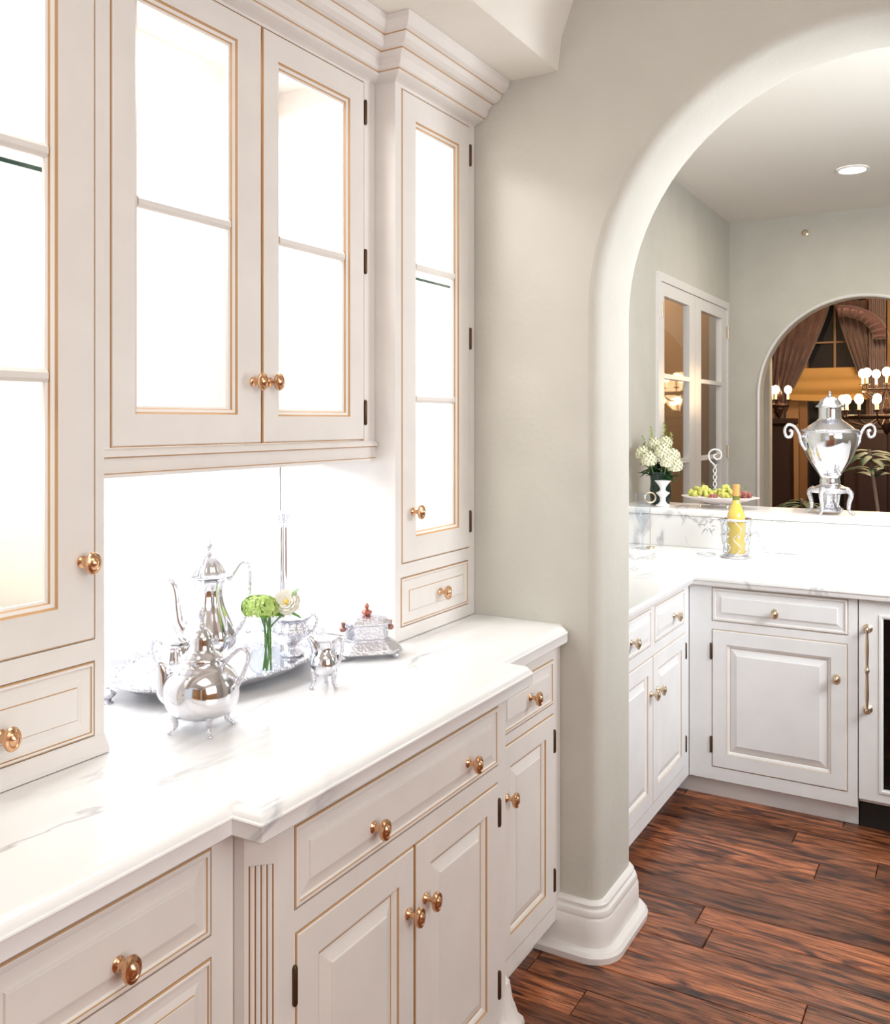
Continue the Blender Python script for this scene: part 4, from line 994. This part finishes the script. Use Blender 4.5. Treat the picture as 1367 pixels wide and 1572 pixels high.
b = MB(); b.lathe([(0.0001, 0.001), (0.026, 0.001), (0.040, 0.010)], seg=32, cap=False); b.build('glass_body', VGLASS, ds, True)
b = MB(); b.tube([(0.041 * cos(t), 0.041 * sin(t), 0.011) for t in [2 * PI * i / 32 for i in range(32)]], 0.0025, 8, closed=True); b.build('rim', SILVERO, ds, True)
gb = thing('glass_goblet', 'clear glass goblet at far left of the kitchen marble, by the arch jamb', 'glass', (-1.43, 4.36, 0.9005))
b = MB(); b.lathe(sprof([(0.001, 0.0), (0.034, 0.001), (0.006, 0.008), (0.005, 0.10), (0.020, 0.13), (0.036, 0.17), (0.036, 0.24), (0.032, 0.27)]), seg=32, cap=False); b.build('bowl', VGLASS, gb, True)
b = MB(); b.tube([(0.032 * cos(t), 0.032 * sin(t), 0.27) for t in [2 * PI * i / 28 for i in range(28)]], 0.0015, 6, closed=True); b.build('rim', VGLASS, gb, True)

# ------------------------------------------------------------ dining room beyond the far arch
DW = mat('dining_wall', (0.42, 0.24, 0.11), 0.8); DARKW = mat('dark_mahogany', (0.035, 0.014, 0.010), 0.35)
SILK = mat('plum_silk', (0.13, 0.065, 0.055), 0.45, sheen=0.5, var=0.25, vscale=10); SILK2 = mat('ruched_plum_silk', (0.14, 0.07, 0.07), 0.45, bump=1.0, bscale=14, sheen=0.5)
AMBER = mat('amber_shade_cloth', (0.55, 0.32, 0.10), 0.7, emit=(0.8, 0.42, 0.12), estr=0.0)
FY = 11.0; y0 = KY + 0.14
b = MB(); b.box(-4.2, y0, -0.05, 3.2, FY, 0.0); struct(b, 'floor_dining', DARKW)
b = MB(); b.box(-4.2, y0, 3.5, 3.2, FY + 0.1, 3.55); struct(b, 'ceiling_dining', DW)
b = MB(); b.box(-4.3, y0, 0, -4.2, FY + 0.1, 3.5); struct(b, 'wall_dining_left', DW)
b = MB(); b.box(3.2, y0, 0, 3.3, FY + 0.1, 3.5); struct(b, 'wall_dining_right', DW)
b = MB(); b.box(-4.2, y0 - 0.1, 0, KL - 0.125, y0, 3.5); struct(b, 'wall_dining_front', DW)
wl = at(1236, 612, FY).x; wr = at(1335, 612, FY).x; wz0 = 0.35; wz1 = at(1280, 468, FY).z
b = MB(); T = TY(FY)
frame_grid(b, T, -4.2, 0, 3.2, 3.5, [(wl, wz0, wr, wz1 + 0.25)], 0.1); struct(b, 'wall_dining_back', DW)
# window with muntins, night outside
win = MB(); frame_grid(win, T, wl - 0.05, wz0 - 0.05, wr + 0.05, wz1 + 0.30, [(wl + 0.03, wz0 + 0.03, wr - 0.03, wz1 + 0.22)], 0.08, 0.02)
wd = struct(win, 'window_1', mat('window_wood', (0.30, 0.15, 0.06), 0.5))
mu = at(1282, 520, FY).x; mz = at(1282, 525, FY).z
for k in (-1, 0, 1):
    x_ = mu + k * 0.33
    if wl + 0.05 < x_ < wr - 0.05:
        q = MB(); q.tbox(T, x_ - 0.012, wz0 + 0.03, -0.045, x_ + 0.012, wz1 + 0.22, -0.015); q.build('muntin', mat('muntin_paint', (0.28, 0.18, 0.10), 0.5) if k == -1 or 'muntin_paint' not in bpy.data.materials else bpy.data.materials['muntin_paint'], wd)
for z_ in (mz, mz - 0.62, mz - 1.2):
    q = MB(); q.tbox(T, wl + 0.03, z_ - 0.010, -0.044, wr - 0.03, z_ + 0.010, -0.016); q.build('muntin', bpy.data.materials['muntin_paint'], wd)
q = MB(); q.tbox(T, wl + 0.03, wz0 + 0.03, -0.06, wr - 0.03, wz1 + 0.22, -0.05); q.build('glass_pane', DGLASS, wd)
# amber roman shade
sh = thing('roman_shade', 'amber roman shade drawn halfway down the dining room window', 'window shade', (0, 0, 0))
a0 = at(1198, 566, FY - 0.12); a1 = at(1345, 612, FY - 0.12)
b = MB(); rows = []
nz = 16
for k in range(nz + 1):
    t = k / nz; z_ = a0.z + (a1.z - a0.z) * t; d_ = 0.02 + 0.03 * abs(sin(t * PI * 2.5)) * (0.3 + t)
    rows.append([(a0.x + (a1.x - a0.x) * i / 8, FY - 0.03 - d_, z_ - 0.02 * sin(PI * i / 8) * t) for i in range(9)])
b.loft(rows, close=False); rows2 = [[(x, y + 0.02, z) for x, y, z in r] for r in rows]; b.loft(rows2[::-1], close=False); b.loft([rows[-1], rows2[-1]], close=False); b.loft([rows2[0], rows[0]], close=False)
b.build('folded_cloth', AMBER, sh, True)


def drape(name, label, tops, bots, Y, folds, m, amp=0.05):
    """gathered curtain between an upper and a lower pixel line"""
    tl, tr_ = at(*tops[0], Y), at(*tops[1], Y); bl, br_ = at(*bots[0], Y), at(*bots[1], Y)
    b = MB(); rows = []; n = folds * 8
    for k in range(13):
        t = k / 12; e = t ** 1.25
        L0 = tl.lerp(bl, t); R0 = tr_.lerp(br_, t); L0.x = tl.x + (bl.x - tl.x) * e; R0.x = tr_.x + (br_.x - tr_.x) * e
        rows.append([Vector((L0.x + (R0.x - L0.x) * i / n, Y - 0.05 - amp * (0.5 + 0.5 * cos(2 * PI * folds * i / n + t * 0.8)), L0.z + (R0.z - L0.z) * i / n)) for i in range(n + 1)])
    b.loft(rows, close=False); back = [[Vector((p.x, p.y + 0.012, p.z)) for p in r] for r in rows]
    b.loft(back[::-1], close=False); b.loft([rows[-1], back[-1]], close=False); b.loft([back[0], rows[0]], close=False)
    b.loft([[r[0] for r in back], [r[0] for r in rows]], close=False); b.loft([[r[-1] for r in rows], [r[-1] for r in back]], close=False)
    o = b.build(name, m, smooth=True); tag(o, label, 'curtain'); return o


drape('curtain', 'swept-back plum curtain left of the dining room window', ((1196, 462), (1278, 462)), ((1188, 592), (1222, 596)), FY - 0.04, 6, SILK)
drape('curtain', 'swept-back plum curtain right of the dining room window', ((1283, 462), (1340, 462)), ((1318, 570), (1345, 572)), FY - 0.04, 5, SILK)
drape('curtain', 'hanging plum curtain tail at the far left side of the dining room window', ((1176, 590), (1212, 592)), ((1172, 800), (1200, 800)), FY - 0.18, 5, SILK)
drape('curtain', 'short gathered curtain tail inside the left edge of the far arch', ((1184, 480), (1210, 470)), ((1183, 556), (1208, 552)), FY + 0.03, 3, SILK2)
drape('curtain', 'ruched plum curtain column at the right edge of the dining room window', ((1336, 448), (1362, 448)), ((1338, 854), (1366, 854)), FY - 0.13, 4, SILK2)
# arched ruched valance
b = MB(); c_ = at(1283, 560, FY - 0.5); ro = abs(at(1362, 560, FY - 0.5).x - c_.x); ri = ro * 0.68; zc = at(1283, 520, FY - 0.5).z
rows = []
for k in range(25):
    a = PI * k / 48; q = []
    for j in range(12):
        t = 2 * PI * j / 12; rr = (ro + ri) / 2 + (ro - ri) / 2 * cos(t); q.append((c_.x + rr * cos(a), FY - 0.24 + 0.07 * sin(t) * (1 + 0.25 * sin(k * 2.1)), zc + rr * sin(a) * 0.78))
    rows.append(q)
b.loft(rows, True, True, True); o = b.build('valance', SILK2, smooth=True); tag(o, 'arched ruched plum valance over the dining room window', 'valance')
# chandelier, two tiers
def fixture(name, label, cat, cx, cy, cz, tiers, chain_top, arm_mat):
    t = thing(name, label, cat, (cx, cy, cz))
    b = MB(); b.lathe(sprof([(0.005, -0.16), (0.03, -0.12), (0.05, -0.05), (0.02, 0.0), (0.035, 0.08), (0.012, 0.16), (0.006, 0.3)]), seg=20); b.tube([(0, 0, 0.28), (0, 0, (0.28 + chain_top) / 2), (0, 0, chain_top)], 0.006, 6); b.build('stem', arm_mat, t, True)
    for (r_, z_, n, ph) in tiers:
        b = MB(); b.tube([((r_ * 0.93) * cos(2 * PI * i / 48), (r_ * 0.93) * sin(2 * PI * i / 48), z_ - 0.05) for i in range(48)], 0.018, 8, closed=True); b.build('ring', arm_mat, t, True)
        for k in range(n):
            a = ph + 2 * PI * k / n; ca, sa = cos(a), sin(a)
            b = MB(); b.tube(smoothpath([(0.02 * ca, 0.02 * sa, z_ - 0.02), (r_ * 0.5 * ca, r_ * 0.5 * sa, z_ - 0.12), (r_ * 0.95 * ca, r_ * 0.95 * sa, z_ - 0.08), (r_ * ca, r_ * sa, z_)], 5), 0.007, 6)
            b.lathe([(0.004, z_ - 0.005), (0.028, z_ + 0.004), (0.03, z_ + 0.010), (0.012, z_ + 0.012)], (r_ * ca, r_ * sa, 0), 12); arm = b.build('arm', arm_mat, t, True)
            b = MB(); b.lathe([(0.011, z_ + 0.010), (0.011, z_ + 0.075)], (r_ * ca, r_ * sa, 0), 10); b.build('candle', CANDLE, arm, True)
            b = MB(); b.ball((r_ * ca, r_ * sa, z_ + 0.108), 0.036, 1.15); b.build('bulb', BULB, arm, True)
    return t


CANDLE = mat('wax_sleeve', (0.85, 0.7, 0.5), 0.5, emit=(1, 0.6, 0.3), estr=1.2); IRON = mat('antique_bronze', (0.06, 0.03, 0.02), 0.4, 0.6)
cy = 9.0; p = at(1362, 640, cy)
fixture('chandelier', 'two-tier bronze candle chandelier hanging at the right of the far arch', 'chandelier', p.x, cy, p.z, [(0.36, 0.05, 14, 0.1), (0.20, at(1340, 588, cy).z - p.z - 0.02, 7, 0.3)], 3.5 - p.z, IRON)
point('chandelier_glow', (p.x, cy, p.z + 0.25), 14, (1, 0.62, 0.32), 0.2)
p = at(1196, 618, 9.6)
fixture('candelabrum', 'three-light candelabrum glowing at the left side of the far arch', 'candelabrum', p.x, 9.6, p.z, [(0.09, 0.02, 3, 0.4)], 0.31, IRON)
point('candelabrum_glow', (p.x, 9.5, p.z + 0.15), 4, (1, 0.6, 0.3), 0.1)
# candelabrum plinth, dark cabinet, plants
b = MB(); z1 = p.z - 0.158
b.loft([[(p.x + s1 * w_, 9.6 + s2 * w_, z_) for s1, s2 in ((-1, -1), (1, -1), (1, 1), (-1, 1))] for z_, w_ in ((0, 0.17), (0.10, 0.17), (0.12, 0.13), (z1 - 0.08, 0.12), (z1 - 0.05, 0.16), (z1, 0.16))], True, True, True)
o = b.build('pedestal', DARKW); tag(o, 'dark mahogany pedestal under the three-light candelabrum', 'pedestal')
sb = thing('sideboard', 'tall dark mahogany sideboard behind the samovar', 'sideboard', (0, 0, 0))
x0 = at(1296, 700, 10.2).x; zt = at(1300, 642, 10.2).z
b = MB(); b.box(x0, 10.2, 0.08, x0 + 1.9, 10.72, zt); b.box(x0 - 0.04, 10.16, zt, x0 + 1.94, 10.74, zt + 0.04); b.box(x0 - 0.02, 10.18, 0, x0 + 1.92, 10.73, 0.08); b.build('body', DARKW, sb)
for k in range(4):
    b = MB(); panel(b, TY(10.2), x0 + 0.03 + k * 0.465, 0.12, x0 + 0.475 + k * 0.465, zt - 0.04, [(0, 0, 0), (0, 0.012, 0), (0.06, 0.012, 0), (0.075, 0.004, 0), (0.11, 0.012, 0)]); b.build('door', DARKW, sb)
PLG = mat('palm_green', (0.05, 0.14, 0.06), 0.5)


def plant(name, label, base, h, spread, n, leafl, leafw, m, stem_lean=(0, 0), cat='plant'):
    t = thing(name, label, cat, base)
    b = MB(); b.lathe(sprof([(0.10, 0), (0.14, 0.06), (0.15, 0.20), (0.16, 0.24), (0.13, 0.235), (0.001, 0.22)]), seg=24); b.build('pot', DARKW, t, True)
    b = MB(); b.tube(smoothpath([(0, 0, 0.2), (stem_lean[0] * 0.4, stem_lean[1] * 0.4, h * 0.5), (stem_lean[0], stem_lean[1], h)], 5), 0.014, 8); b.build('stem', mat('pale_cane', (0.35, 0.26, 0.2), 0.6) if 'pale_cane' not in bpy.data.materials else bpy.data.materials['pale_cane'], t, True)
    for k in range(n):
        a = k * 2.4; b = MB(); zz = random.uniform(0.0, 1)
        leaf(b, (stem_lean[0] * (0.7 + 0.3 * zz), stem_lean[1] * (0.7 + 0.3 * zz), h * (0.8 + 0.2 * zz)), (cos(a), sin(a), 0.6 - zz * 0.5), leafl, leafw, droop=0.45); b.build('leaf', m, t, True)
    return t


q = at(1355, 790, 7.9); topz = at(1335, 690, 7.9)
plant('potted_palm', 'leafy palm on a leaning pale cane, right of the samovar', (q.x + 0.05, 7.9, 0), topz.z, 0.2, 18, 0.26, 0.035, PLG, (topz.x - q.x - 0.05, 0))
q = at(1232, 770, 8.2); plant('potted_fern', 'low spiky dark fern left of the samovar foot, beyond the ledge', (q.x, 8.2, 0), q.z + 0.02, 0.2, 34, 0.26, 0.022, mat('grey_green_leaf', (0.10, 0.15, 0.10), 0.6))
print('planks', nplank)
for o in C.objects:
    k = o.name.split('.')[0]
    if o.parent is None and k in GROUPS and 'navy' not in o.get('label', ''): o['group'] = GROUPS[k]
